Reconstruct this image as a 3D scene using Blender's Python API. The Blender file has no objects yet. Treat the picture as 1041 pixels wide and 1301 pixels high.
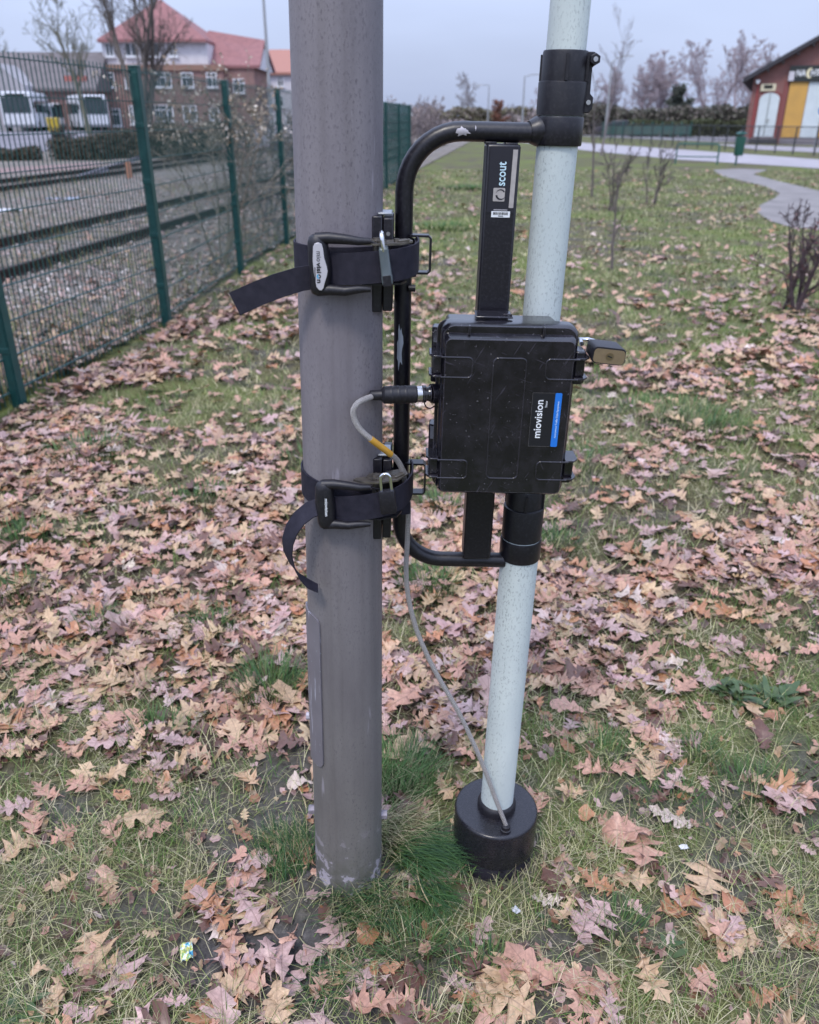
import bpy, math, random
import numpy as np
from math import sin, cos, pi, radians
from mathutils import Vector, Matrix

random.seed(11)
rng = np.random.default_rng(11)
S = bpy.context.scene
COL = S.collection

# ------------------------------------------------------------------ camera
cam_d = bpy.data.cameras.new('camera')
cam = bpy.data.objects.new('camera', cam_d); COL.objects.link(cam)
cam.location = (0, 0, 1.6)
cam.rotation_euler = (radians(90 - 25.843), 0, 0)
cam_d.sensor_fit = 'VERTICAL'; cam_d.sensor_height = 36; cam_d.sensor_width = 36
cam_d.lens = 28.594
cam_d.clip_start = 0.05; cam_d.clip_end = 2500
cam_d.dof.use_dof = True; cam_d.dof.focus_distance = 1.5; cam_d.dof.aperture_fstop = 4.6
S.camera = cam

# ------------------------------------------------------------------ sky and sun (overcast)
SUN_EL, SUN_AZ = radians(58), radians(205)      # azimuth clockwise from +Y: behind the camera, to the left
w = bpy.data.worlds.new('World'); S.world = w; w.use_nodes = True
nt = w.node_tree; nt.nodes.clear()
sky = nt.nodes.new('ShaderNodeTexSky'); sky.sky_type = 'NISHITA'; sky.sun_disc = False
sky.sun_elevation = SUN_EL; sky.sun_rotation = SUN_AZ; sky.dust_density = 3.0; sky.air_density = 1.2
tc = nt.nodes.new('ShaderNodeTexCoord')
sep = nt.nodes.new('ShaderNodeSeparateXYZ'); nt.links.new(tc.outputs['Generated'], sep.inputs[0])
# even overcast layer, brightening to the zenith as a real overcast sky does
mr = nt.nodes.new('ShaderNodeMapRange'); mr.inputs['From Min'].default_value = 0.0; mr.inputs['From Max'].default_value = 1.0
mr.inputs['To Min'].default_value = 1.0; mr.inputs['To Max'].default_value = 3.3
nt.links.new(sep.outputs['Z'], mr.inputs['Value'])
cn = nt.nodes.new('ShaderNodeTexNoise'); cn.inputs['Scale'].default_value = 2.2; cn.inputs['Detail'].default_value = 4
mp = nt.nodes.new('ShaderNodeMapping'); mp.inputs['Scale'].default_value = (1, 1, 4)
nt.links.new(tc.outputs['Generated'], mp.inputs[0]); nt.links.new(mp.outputs[0], cn.inputs['Vector'])
cr = nt.nodes.new('ShaderNodeMapRange'); cr.inputs['From Min'].default_value = .3; cr.inputs['From Max'].default_value = .7
cr.inputs['To Min'].default_value = .90; cr.inputs['To Max'].default_value = 1.09
nt.links.new(cn.outputs['Fac'], cr.inputs['Value'])
mm = nt.nodes.new('ShaderNodeMath'); mm.operation = 'MULTIPLY'
nt.links.new(mr.outputs[0], mm.inputs[0]); nt.links.new(cr.outputs[0], mm.inputs[1])
cl = nt.nodes.new('ShaderNodeVectorMath'); cl.operation = 'SCALE'; cl.inputs[0].default_value = (3.95, 4.62, 6.55)
nt.links.new(mm.outputs[0], cl.inputs['Scale'])
mx = nt.nodes.new('ShaderNodeMixRGB'); mx.inputs['Fac'].default_value = 0.88
nt.links.new(sky.outputs[0], mx.inputs[1]); nt.links.new(cl.outputs[0], mx.inputs[2])
bg = nt.nodes.new('ShaderNodeBackground'); bg.inputs['Strength'].default_value = 0.1
out = nt.nodes.new('ShaderNodeOutputWorld')
nt.links.new(mx.outputs[0], bg.inputs['Color']); nt.links.new(bg.outputs[0], out.inputs[0])

sl = bpy.data.lights.new('sun', 'SUN'); sl.energy = 1.5; sl.angle = radians(11); sl.color = (1, .93, .84)
so = bpy.data.objects.new('sun', sl); COL.objects.link(so); so.location = (0, 0, 30)
so.rotation_euler = (radians(90) - SUN_EL, 0, pi - SUN_AZ)

S.view_settings.view_transform = 'Standard'; S.view_settings.look = 'None'
S.view_settings.exposure = 0.40; S.view_settings.gamma = 1.0; S.view_settings.use_curve_mapping = False
S.render.engine = 'CYCLES'
S.cycles.use_denoising = True
S.cycles.max_bounces = 6; S.cycles.diffuse_bounces = 3; S.cycles.glossy_bounces = 3
S.cycles.transmission_bounces = 4; S.cycles.transparent_max_bounces = 6

# ------------------------------------------------------------------ pixel <-> world (photograph is 1041 x 1301)
CX, CY, FP, PT = 520.5, 650.5, 1033.35, radians(25.843)
def ray(px, py):
    a, b = (px - CX) / FP, (CY - py) / FP
    return np.array([a, b * sin(PT) + cos(PT), b * cos(PT) - sin(PT)])
def at(px, py, Y):
    d = ray(px, py); return np.array([0, 0, 1.6]) + d * (Y / d[1])
def gp(px, py, z=0.0):
    d = ray(px, py); return np.array([0, 0, 1.6]) + d * ((z - 1.6) / d[2])
def proj(P):
    P = np.asarray(P, float) - np.array([0, 0, 1.6])
    f = P[..., 1] * cos(PT) - P[..., 2] * sin(PT); u = P[..., 1] * sin(PT) + P[..., 2] * cos(PT)
    return CX + FP * P[..., 0] / f, CY - FP * u / f, f

# ------------------------------------------------------------------ noise in numpy
def vnoise(x, y, seed=0):
    x = np.asarray(x, float); y = np.asarray(y, float)
    xi, yi = np.floor(x).astype(np.int64), np.floor(y).astype(np.int64)
    fx, fy = x - xi, y - yi
    fx, fy = fx * fx * (3 - 2 * fx), fy * fy * (3 - 2 * fy)
    def h(a, b):
        n = (a * 374761393 + b * 668265263 + seed * 974634777) & 0x7fffffff
        n = ((n ^ (n >> 13)) * 1274126177) & 0x7fffffff
        return ((n ^ (n >> 16)) & 0xffff) / 65535.0
    return (h(xi, yi) * (1 - fx) + h(xi + 1, yi) * fx) * (1 - fy) + (h(xi, yi + 1) * (1 - fx) + h(xi + 1, yi + 1) * fx) * fy
def fbm(x, y, seed=0, o=4):
    s, a, t = 0, .5, 0
    for k in range(o):
        s = s + a * vnoise(np.asarray(x) * 2 ** k, np.asarray(y) * 2 ** k, seed + k); t += a; a *= .5
    return s / t
def sstep(a, b, x):
    t = np.clip((np.asarray(x, float) - a) / (b - a), 0, 1); return t * t * (3 - 2 * t)

# ------------------------------------------------------------------ materials
MATS = {}
def mat(name, col, rough=.6, metal=0.0, spec=.5, noise=None, bump=None, vcol=False, col2=None, nscale=20., ndetail=4, coat=0):
    if name in MATS: return MATS[name]
    m = bpy.data.materials.new(name); m.use_nodes = True
    n = m.node_tree; b = n.nodes['Principled BSDF']
    b.inputs['Base Color'].default_value = (*col, 1); b.inputs['Roughness'].default_value = rough
    b.inputs['Metallic'].default_value = metal; b.inputs['Specular IOR Level'].default_value = spec
    if coat: b.inputs['Coat Weight'].default_value = coat
    t = n.nodes.new('ShaderNodeTexCoord')
    if col2 is not None:
        k = n.nodes.new('ShaderNodeTexNoise'); k.inputs['Scale'].default_value = nscale; k.inputs['Detail'].default_value = ndetail
        n.links.new(t.outputs['Object'], k.inputs['Vector'])
        r = n.nodes.new('ShaderNodeValToRGB'); r.color_ramp.elements[0].position = .35; r.color_ramp.elements[1].position = .68
        r.color_ramp.elements[0].color = (*col, 1); r.color_ramp.elements[1].color = (*col2, 1)
        n.links.new(k.outputs['Fac'], r.inputs[0]); n.links.new(r.outputs[0], b.inputs['Base Color'])
        rr = n.nodes.new('ShaderNodeMapRange'); rr.inputs['To Min'].default_value = rough * .8; rr.inputs['To Max'].default_value = min(1, rough * 1.2)
        n.links.new(k.outputs['Fac'], rr.inputs['Value']); n.links.new(rr.outputs[0], b.inputs['Roughness'])
    if vcol:
        v = n.nodes.new('ShaderNodeVertexColor'); v.layer_name = 'col'
        n.links.new(v.outputs[0], b.inputs['Base Color'])
    if bump:
        k = n.nodes.new('ShaderNodeTexNoise'); k.inputs['Scale'].default_value = bump[0]; k.inputs['Detail'].default_value = 5
        n.links.new(t.outputs['Object'], k.inputs['Vector'])
        bb = n.nodes.new('ShaderNodeBump'); bb.inputs['Strength'].default_value = bump[1]; bb.inputs['Distance'].default_value = bump[2]
        n.links.new(k.outputs['Fac'], bb.inputs['Height']); n.links.new(bb.outputs[0], b.inputs['Normal'])
    MATS[name] = m
    return m
def nodes(m): return m.node_tree, m.node_tree.nodes['Principled BSDF']
def ramp(n, src, stops):
    r = n.nodes.new('ShaderNodeValToRGB')
    e = r.color_ramp.elements
    while len(e) < len(stops): e.new(.5)
    for k, (p, c) in enumerate(stops):
        e[k].position = p; e[k].color = (*c, 1) if len(c) == 3 else c
    n.links.new(src, r.inputs[0]); return r.outputs[0]
def tnoise(n, scale, detail=4, vec=None, sc=(1, 1, 1), rough=.55):
    t = n.nodes.new('ShaderNodeTexCoord'); m = n.nodes.new('ShaderNodeMapping'); m.inputs['Scale'].default_value = sc
    n.links.new(vec or t.outputs['Object'], m.inputs[0])
    k = n.nodes.new('ShaderNodeTexNoise'); k.inputs['Scale'].default_value = scale; k.inputs['Detail'].default_value = detail; k.inputs['Roughness'].default_value = rough
    n.links.new(m.outputs[0], k.inputs['Vector']); return k.outputs['Fac']
def mixc(n, fac, a, b, mode='MIX'):
    m = n.nodes.new('ShaderNodeMixRGB'); m.blend_type = mode
    for s, i in ((fac, 0), (a, 1), (b, 2)):
        if isinstance(s, (int, float)): m.inputs[i].default_value = s
        elif isinstance(s, tuple): m.inputs[i].default_value = (*s, 1)
        else: n.links.new(s, m.inputs[i])
    return m.outputs[0]

# ------------------------------------------------------------------ mesh helpers
class MB:
    def __init__(s): s.v = []; s.f = []
    def add(s, v, f):
        o = len(s.v); s.v += [tuple(map(float, p)) for p in v]; s.f += [tuple(i + o for i in q) for q in f]; return s
    def box(s, c, d, rot=None):
        hx, hy, hz = d[0] / 2, d[1] / 2, d[2] / 2
        v = [Vector((x, y, z)) for x in (-hx, hx) for y in (-hy, hy) for z in (-hz, hz)]
        if rot is not None: v = [rot @ p for p in v]
        v = [p + Vector(c) for p in v]
        return s.add(v, [(0, 1, 3, 2), (4, 6, 7, 5), (0, 4, 5, 1), (2, 3, 7, 6), (0, 2, 6, 4), (1, 5, 7, 3)])
    def loft(s, rings, caps=True, closed=True):
        n = len(rings[0]); v = [p for r in rings for p in r]; f = []
        for i in range(len(rings) - 1):
            for j in range(n if closed else n - 1):
                k = (j + 1) % n
                f.append((i * n + j, i * n + k, (i + 1) * n + k, (i + 1) * n + j))
        if caps and closed: f.append(tuple(range(n - 1, -1, -1))); f.append(tuple((len(rings) - 1) * n + j for j in range(n)))
        return s.add(v, f)
    def tube(s, pts, r, n=10, caps=True, flat=None):
        pts = [Vector(p) for p in pts]; N = len(pts)
        rs = r if hasattr(r, '__len__') else [r] * N
        T = [(pts[min(i + 1, N - 1)] - pts[max(i - 1, 0)]).normalized() for i in range(N)]
        ref = Vector((0, 0, 1)) if abs(T[0].z) < .9 else Vector((1, 0, 0))
        nrm = (ref - T[0] * ref.dot(T[0])).normalized(); rings = []
        for i in range(N):
            nrm = (nrm - T[i] * nrm.dot(T[i])).normalized(); b = T[i].cross(nrm)
            rings.append([pts[i] + nrm * (cos(2 * pi * j / n) * rs[i]) + b * (sin(2 * pi * j / n) * rs[i]) for j in range(n)])
        return s.loft(rings, caps)
    def cyl(s, a, b, r, r2=None, n=24): return s.tube([a, b], [r, r if r2 is None else r2], n)
    def lathe(s, c, prof, n=48, caps=True):
        return s.loft([[(c[0] + r * cos(2 * pi * j / n), c[1] + r * sin(2 * pi * j / n), c[2] + z) for j in range(n)] for z, r in prof], caps)
    def ribbon(s, pts, wdir, width, th, ndir=None):
        """flat strap along pts; wdir = width direction (vector or list)."""
        pts = [Vector(p) for p in pts]; N = len(pts); rings = []
        for i in range(N):
            t = (pts[min(i + 1, N - 1)] - pts[max(i - 1, 0)]).normalized()
            wd = Vector(wdir[i] if isinstance(wdir, list) else wdir); wd = (wd - t * wd.dot(t)).normalized()
            nn = t.cross(wd); ww = width[i] if hasattr(width, '__len__') else width
            rings.append([pts[i] + wd * a * ww / 2 + nn * b * th / 2 for a, b in ((-1, -1), (1, -1), (1, 1), (-1, 1))])
        return s.loft(rings)
    def ext(s, poly, y0, y1):
        """outline in XZ pushed along Y."""
        return s.loft([[(x, y0, z) for x, z in poly], [(x, y1, z) for x, z in poly]])
    def build(s, name, m, parent=None, loc=None, smooth=35, bevel=None, kind=None, wn=False):
        me = bpy.data.meshes.new(name); me.from_pydata(s.v, [], s.f); me.materials.append(m)
        me.validate(); me.update()
        import bmesh
        b = bmesh.new(); b.from_mesh(me); bmesh.ops.recalc_face_normals(b, faces=b.faces); b.to_mesh(me); b.free()
        if smooth:
            me.shade_smooth(); me.set_sharp_from_angle(angle=radians(smooth))
        o = link(name, me, parent, loc, bevel, kind)
        if wn: q = o.modifiers.new('normals', 'WEIGHTED_NORMAL'); q.keep_sharp = True; q.weight = 100
        return o
def link(name, me, parent=None, loc=None, bevel=None, kind=None):
    o = bpy.data.objects.new(name, me); COL.objects.link(o)
    if parent is not None: o.parent = parent
    if loc is not None: o.location = loc
    if kind: o['kind'] = kind
    if bevel:
        b = o.modifiers.new('bevel', 'BEVEL'); b.width = bevel; b.segments = 2; b.limit_method = 'ANGLE'; b.angle_limit = radians(40)
    return o
def thing(name, label, cat, loc=(0, 0, 0), rot=(0, 0, 0), group=None):
    o = bpy.data.objects.new(name, None); COL.objects.link(o)
    o.location = loc; o.rotation_euler = rot; o.empty_display_size = .1
    return tag(o, label, cat, group)
def tag(o, label, cat, group=None):
    o['label'] = label; o['category'] = cat
    if group: o['group'] = group
    return o
def np_mesh(name, V, Q, col=None, uv=None, m=None, smooth=False):
    me = bpy.data.meshes.new(name); V = np.ascontiguousarray(V, np.float32); Q = np.ascontiguousarray(Q, np.int32)
    k = Q.shape[1]
    me.vertices.add(len(V)); me.vertices.foreach_set('co', V.ravel())
    me.loops.add(Q.size); me.loops.foreach_set('vertex_index', Q.ravel())
    me.polygons.add(len(Q)); me.polygons.foreach_set('loop_start', np.arange(len(Q), dtype=np.int32) * k)
    me.polygons.foreach_set('loop_total', np.full(len(Q), k, np.int32))
    if smooth: me.polygons.foreach_set('use_smooth', np.ones(len(Q), bool))
    me.update(calc_edges=True)
    if col is not None:
        c = np.ones((len(V), 4), np.float32); c[:, :3] = col
        a = me.color_attributes.new('col', 'FLOAT_COLOR', 'POINT'); a.data.foreach_set('color', c.ravel())
    if uv is not None:
        l = me.uv_layers.new(name='uv'); l.data.foreach_set('uv', np.ascontiguousarray(uv[Q.ravel()], np.float32).ravel())
    if m: me.materials.append(m)
    return me
def copy_tree(o, parent=None):
    c = o.copy(); COL.objects.link(c)
    if parent is not None: c.parent = parent
    for ch in [q for q in o.children if q is not c]: copy_tree(ch, c)
    return c
def rrect(w, h, r, n=5):
    pts = []
    for cx, cz, a0 in ((w / 2 - r, h / 2 - r, 0), (-w / 2 + r, h / 2 - r, 90), (-w / 2 + r, -h / 2 + r, 180), (w / 2 - r, -h / 2 + r, 270)):
        for k in range(n + 1):
            a = radians(a0 + 90 * k / n); pts.append((cx + r * cos(a), cz + r * sin(a)))
    return pts
def text(name, s, m, parent, org, ex, ey, length, loc=None, bold=0.0, height=None, th=.0004):
    """lettering as a mesh: org = start of the baseline, ex = reading direction, ey = up of the letters."""
    c = bpy.data.curves.new(name, 'FONT'); c.body = s; c.size = 1; c.offset = bold; c.resolution_u = 3
    o = bpy.data.objects.new(name, c); COL.objects.link(o)
    bpy.context.view_layer.update()
    me = bpy.data.meshes.new_from_object(o.evaluated_get(bpy.context.evaluated_depsgraph_get()))
    bpy.data.objects.remove(o); bpy.data.curves.remove(c)
    n = len(me.vertices); v = np.zeros(n * 3, np.float32); me.vertices.foreach_get('co', v); v = v.reshape(-1, 3)
    x0, x1 = v[:, 0].min(), v[:, 0].max(); k = length / (x1 - x0)
    ky = k if height is None else height / (v[:, 1].max() - v[:, 1].min())
    ex, ey, org = np.array(ex, float), np.array(ey, float), np.array(org, float); nn = np.cross(ex, ey)
    P = org + np.outer((v[:, 0] - x0) * k, ex) + np.outer(v[:, 1] * ky, ey) + nn * th
    me.vertices.foreach_set('co', P.astype(np.float32).ravel()); me.update()
    me.materials.clear(); me.materials.append(m); me.name = name
    return link(name, me, parent, loc, kind='stuff')

# ================================================================== GROUND
POLE = (-0.143, 1.36); DRUM = (0.201, 1.42)
FPOST = [(-2.82, 2.35), (-2.41, 4.82), (-2.06, 6.93), (-1.92, 9.53), (-1.73, 11.98)] + [(-1.73 + .115 * 2.52 * k, 11.98 + .9934 * 2.52 * k) for k in range(1, 7)]
_fx = np.array([(-3.7, -3.0)] + FPOST + [(FPOST[-1][0] + .115 * 65, FPOST[-1][1] + .9934 * 65)])
def fence_x(y): return np.interp(y, _fx[:, 1], _fx[:, 0])
def hgt(x, y):
    x = np.asarray(x, float); y = np.asarray(y, float)
    fade = 1 - sstep(6, 14, y)
    h = (fbm(x * 1.3, y * 1.3, 5) - .5) * .07 * (.35 + .65 * sstep(2.2, 4, y)) + (fbm(x * 7, y * 7, 9, 3) - .5) * .022
    d = np.hypot(x - DRUM[0], y - DRUM[1]); h = h * sstep(.09, .3, d)
    h = h - .018 * np.exp(-((x + .30) ** 2 / .035 + (y - 1.12) ** 2 / .018))
    return h * fade
def grow(a, b, st, far, q=1.22):
    c = list(np.arange(a, b + 1e-6, st)); s, p = st, b
    while p < far: s *= q; p += s; c.append(p)
    s, p, l = st, a, []
    while p > -far: s *= q; p -= s; l.append(p)
    return np.array(l[::-1] + c)
gx, gy = grow(-3.4, 3.4, .05, 900), grow(.3, 7.5, .05, 1200)
XX, YY = np.meshgrid(gx, gy); ZZ = hgt(XX, YY)
V = np.stack([XX.ravel(), YY.ravel(), ZZ.ravel()], 1); nx, ny = len(gx), len(gy)
I = np.arange(nx * ny).reshape(ny, nx)
Q = np.stack([I[:-1, :-1], I[:-1, 1:], I[1:, 1:], I[1:, :-1]], -1).reshape(-1, 4)
gm = mat('meadow_soil', (.06, .05, .035), .95, spec=.1); n, b = nodes(gm)
big = tnoise(n, .55, 5); mid = tnoise(n, 3.0, 5); fine = tnoise(n, 38, 6, rough=.7); vf = tnoise(n, 160, 4, rough=.7)
soil = ramp(n, fine, [(.3, (.045, .040, .036)), (.55, (.10, .088, .078)), (.75, (.17, .15, .125))])
straw = ramp(n, vf, [(.32, (.035, .033, .02)), (.52, (.11, .10, .05)), (.72, (.30, .26, .155))])
grn = ramp(n, vf, [(.3, (.045, .055, .02)), (.52, (.13, .16, .045)), (.78, (.27, .28, .105))])
c1 = mixc(n, ramp(n, mid, [(.42, (0, 0, 0)), (.52, (1, 1, 1))]), soil, straw)
c2 = mixc(n, ramp(n, big, [(.42, (0, 0, 0)), (.62, (.9, .9, .9))]), c1, grn)
n.links.new(c2, b.inputs['Base Color'])
bp = n.nodes.new('ShaderNodeBump'); bp.inputs['Strength'].default_value = .8; bp.inputs['Distance'].default_value = .012
n.links.new(fine, bp.inputs['Height']); n.links.new(bp.outputs[0], b.inputs['Normal'])
sa = n.nodes.new('ShaderNodeVertexColor'); sa.layer_name = 'col'; ss = n.nodes.new('ShaderNodeSeparateColor'); n.links.new(sa.outputs[0], ss.inputs[0])
soil_and_shade = ramp(n, fine, [(.3, (.040, .037, .036)), (.55, (.085, .078, .074)), (.78, (.17, .155, .145))])
mould = ramp(n, fine, [(.3, (.030, .021, .015)), (.55, (.085, .060, .042)), (.78, (.20, .15, .11))])
c3 = mixc(n, ramp(n, ss.outputs[1], [(.15, (0, 0, 0)), (.8, (.85, .85, .85))]), c2, mould)
n.links.new(mixc(n, ss.outputs[0], c3, soil_and_shade), b.inputs['Base Color'])
GV = V, Q

def sheet(name, poly, z, m, kind='structure'):
    me = bpy.data.meshes.new(name); me.from_pydata([(p[0], p[1], z) for p in poly], [], [tuple(range(len(poly)))]); me.materials.append(m)
    o = link(name, me); o['kind'] = kind; return o

# ------------------------------------------------------------------ where grass, leaves, bare soil and painted contact shade are
def soil_shade_mask(x, y):
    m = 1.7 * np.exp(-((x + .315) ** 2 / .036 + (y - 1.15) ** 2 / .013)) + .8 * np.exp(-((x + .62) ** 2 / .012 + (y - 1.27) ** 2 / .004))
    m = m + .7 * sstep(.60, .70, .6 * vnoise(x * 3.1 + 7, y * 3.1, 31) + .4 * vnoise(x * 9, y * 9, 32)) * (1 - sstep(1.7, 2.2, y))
    for q_ in (POLE, DRUM): m = m + .9 * np.exp(-((np.hypot(x - q_[0], y - q_[1]) - .085) / .035) ** 2)  # contact shade painted as a dark soil ring at pole foot and drum
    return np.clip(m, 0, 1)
GAPS = [(*gp(920, 525)[:2], (.9, .7), .75), (*gp(270, 490)[:2], (.45, .8), .7), (*gp(470, 560)[:2], (.4, .8), .35), (*gp(345, 880)[:2], (.12, .12), .8), (*gp(545, 750)[:2], (.12, .12), .7), (*gp(950, 880)[:2], (.10, .07), .9), (*gp(560, 300)[:2], (1.2, 3.0), .6), (*gp(860, 300)[:2], (1.5, 3.0), .5), (*gp(410, 590)[:2], (.25, .25), .6)]
def leaf_density(x, y):
    """leaves per square metre"""
    n1 = fbm(x * .9 + 3, y * .9, 41, 4); n2 = fbm(x * 2.6, y * 2.6, 43, 3)
    k = sstep(.36, .62, .5 * n1 + .5 * n2)
    band = np.interp(y, [.7, 1.3, 1.62, 1.95, 2.3, 3.4, 4.6, 6, 8, 10, 14, 20, 30], [115, 120, 190, 420, 600, 580, 370, 205, 115, 50, 18, 8, 4])
    thr = np.interp(y, [.7, 1.4, 2.2, 4, 6, 9], [.28, .35, .85, .55, .35, .25])
    k = np.clip(k * (1 + thr) - (.25 - .25 * thr), .10 + .30 * thr * (y > 1.9), 1.25)
    near_fence = np.exp(-((x - fence_x(y) - .45) / .5) ** 2)
    for qx, qy, w_, a_ in GAPS: k = k * (1 - a_ * np.exp(-((x - qx) ** 2 / w_[0] ** 2 + (y - qy) ** 2 / w_[1] ** 2)))
    return band * k * (1 + 1.1 * near_fence) * (1 - .7 * np.exp(-((x - .62) ** 2 / .35 + (y - 1.66) ** 2 / .05)))
_l = np.clip(leaf_density(GV[0][:, 0], np.clip(GV[0][:, 1], .7, 30)) / 420, 0, 1) * (GV[0][:, 1] < 12) * (GV[0][:, 0] > fence_x(GV[0][:, 1]))
_m = soil_shade_mask(GV[0][:, 0], GV[0][:, 1]) * (GV[0][:, 1] < 3)
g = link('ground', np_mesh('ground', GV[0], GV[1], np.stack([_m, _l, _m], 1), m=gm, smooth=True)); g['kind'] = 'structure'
def field_pts(y0, y1, dens, dmax, pad=1.1):
    """random points in the part of the lawn that can be seen (and a step beside it)."""
    xl = lambda y: np.maximum(fence_x(y) + .02, -.56 * y - pad); xr = lambda y: .56 * y + pad
    wmax = float((xr(y1) - min(xl(y0), xl(y1)))); area = (y1 - y0) * wmax
    N = int(area * dmax); y = rng.uniform(y0, y1, N); x = rng.uniform(min(float(xl(y0)), float(xl(y1))), float(xr(y1)), N)
    ok = (x > xl(y)) & (x < xr(y)) & (rng.uniform(0, 1, N) * dmax < dens(x, y))
    d = np.hypot(x - DRUM[0], y - DRUM[1]); ok &= d > .10
    d = np.hypot(x - POLE[0], y - POLE[1]); ok &= d > .079
    return x[ok], y[ok]
# sandy path and paved strip at the far right leave the lawn free of blades
PATH = [gp(*p)[:2] for p in ((905, 216), (940, 214.5), (976, 216), (957, 222), (985, 229.5), (1041, 243), (1110, 258), (1110, 308), (1041, 293), (1005, 289), (978, 281.5), (962, 270), (966, 261), (984, 252.5), (991, 246), (972, 237), (942, 230), (918, 224))]
STRIP = [gp(*p)[:2] for p in ((640, 172.5), (745, 182), (860, 190), (960, 197), (1041, 203), (1150, 211), (1150, 224), (1041, 214.5), (960, 209), (860, 203), (745, 191.5), (640, 178))]
def inside(poly, x, y):
    c = np.zeros(np.shape(x), bool); j = len(poly) - 1
    for i in range(len(poly)):
        (xi, yi), (xj, yj) = poly[i], poly[j]
        c ^= ((yi > y) != (yj > y)) & (x < (xj - xi) * (y - yi) / (yj - yi + 1e-12) + xi); j = i
    return c

# ------------------------------------------------------------------ grass blades
def blades(x, y, length, width, col, t0, t1, ns, sink=.004, yaw=None):
    N = len(x); yaw = rng.uniform(0, 2 * pi, N) if yaw is None else yaw
    P = np.stack([x, y, hgt(x, y) - sink], 1); dh = np.stack([np.cos(yaw), np.sin(yaw), np.zeros(N)], 1)
    wd = np.stack([-np.sin(yaw), np.cos(yaw), np.zeros(N)], 1)
    tw = rng.uniform(-.5, .5, N)
    rows = []
    for k in range(ns + 1):
        f = k / ns; wk = width * (1 - .92 * f ** 1.6) / 2
        rows += [P - wd * wk[:, None], P + wd * wk[:, None]]
        th = t0 + (t1 - t0) * f; st = length / ns
        a = yaw + tw * f
        P = P + np.stack([np.cos(a) * np.sin(th) * st, np.sin(a) * np.sin(th) * st, np.cos(th) * st], 1)
    V = np.stack(rows, 1).reshape(-1, 3); m = 2 * (ns + 1)
    base = (np.arange(N) * m)[:, None]
    Q = np.concatenate([base + np.array([2 * k, 2 * k + 1, 2 * k + 3, 2 * k + 2]) for k in range(ns)], 0)
    return V, Q, np.repeat(col, m, 0)
G = []
PAL = np.array([(.50, .44, .28), (.38, .36, .18), (.25, .275, .095), (.12, .20, .045), (.07, .15, .035), (.32, .24, .16)])
def grass_cols(x, y, N, greener=0.0):
    gmix = fbm(x * 1.7, y * 1.7, 61, 3) + greener
    p = np.stack([np.where(gmix > .58, .10, .27), np.where(gmix > .58, .18, .29), np.full(N, .22), np.where(gmix > .56, .30, .14), np.where(gmix > .56, .24, .06), np.full(N, .06)], 1)
    p = p / p.sum(1, keepdims=True); u = rng.uniform(0, 1, N); ix = (u[:, None] > np.cumsum(p, 1)).sum(1).clip(0, 5)
    return PAL[ix] * rng.uniform(.5, 1.2, (N, 1)), ix
def add_grass(y0, y1, dmax, ln, wd, ns, soil_shade_k=.93, up=0):
    def dens(x, y):
        cov = np.clip(leaf_density(x, y) / 420, 0, 1)
        return dmax * (1 - soil_shade_k * soil_shade_mask(x, y)) * (.45 + .75 * fbm(x * 5, y * 5, 71, 2)) * (1 - .6 * cov) * ~(inside(PATH, x, y) | inside(STRIP, x, y))
    x, y = field_pts(y0, y1, dens, dmax * 1.2); N = len(x)
    c, ix = grass_cols(x, y, N)
    green = ix >= 3
    l = rng.uniform(ln[0], ln[1], N) * np.where(green, 1.0, 1.1); wv = rng.uniform(wd[0], wd[1], N)
    t0 = np.where(green, rng.uniform(.1, .9, N), rng.uniform(.5, 1.35, N)) - up; t1 = np.where(green, rng.uniform(.7, 1.7, N), rng.uniform(1.3, 1.8, N)) - up
    G.append(blades(x, y, l, wv, c, t0, t1, ns))
add_grass(.72, 1.5, 21000, (.03, .095), (.0011, .0022), 3)
add_grass(1.5, 2.6, 11500, (.03, .09), (.0013, .0026), 3)
add_grass(2.6, 5, 4600, (.035, .09), (.0020, .0042), 2)
add_grass(5, 10, 1300, (.035, .09), (.004, .008), 2)
add_grass(10, 30, 240, (.04, .09), (.008, .017), 2)
# greener tufts in the lawn, seen in the photograph (pixel, radius m, blades, length)
for px, py, r, N, ln in ((345, 880, .10, 380, .12), (545, 750, .11, 320, .11), (560, 650, .10, 200, .10), (110, 575, .22, 320, .1), (400, 585, .2, 260, .09), (120, 800, .07, 160, .09), (275, 800, .09, 200, .09),
                         (20, 760, .1, 220, .1), (860, 530, .35, 420, .08), (740, 590, .2, 200, .08), (510, 985, .10, 420, .11), (700, 690, .12, 160, .09), (900, 545, .3, 260, .08), (250, 640, .18, 200, .1), (600, 240, .9, 400, .1), (560, 290, .6, 300, .1),
                         (770, 960, .1, 260, .07), (960, 1010, .12, 300, .07), (790, 1175, .06, 160, .06), (850, 1020, .1, 200, .06), (530, 1205, .07, 260, .07), (200, 940, .1, 260, .08), (610, 1240, .07, 200, .06), (890, 960, .06, 160, .07), (30, 690, .15, 240, .1)):
    c = gp(px, py); a = rng.uniform(0, 2 * pi, N); q = r * np.sqrt(rng.uniform(0, 1, N))
    x, y = c[0] + q * np.cos(a), c[1] + q * np.sin(a)
    col = np.array([(.055, .12, .035), (.085, .155, .05), (.13, .18, .07), (.05, .10, .045)])[rng.integers(0, 4, N)] * rng.uniform(.8, 1.25, (N, 1))
    sc = max(1, c[1] / 2)
    G.append(blades(x, y, rng.uniform(.5, 1.1, N) * ln, rng.uniform(.0018, .0036, N) * sc, col, rng.uniform(0, .5, N), rng.uniform(.6, 1.5, N), 4, yaw=a + rng.uniform(-.8, .8, N)))
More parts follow.
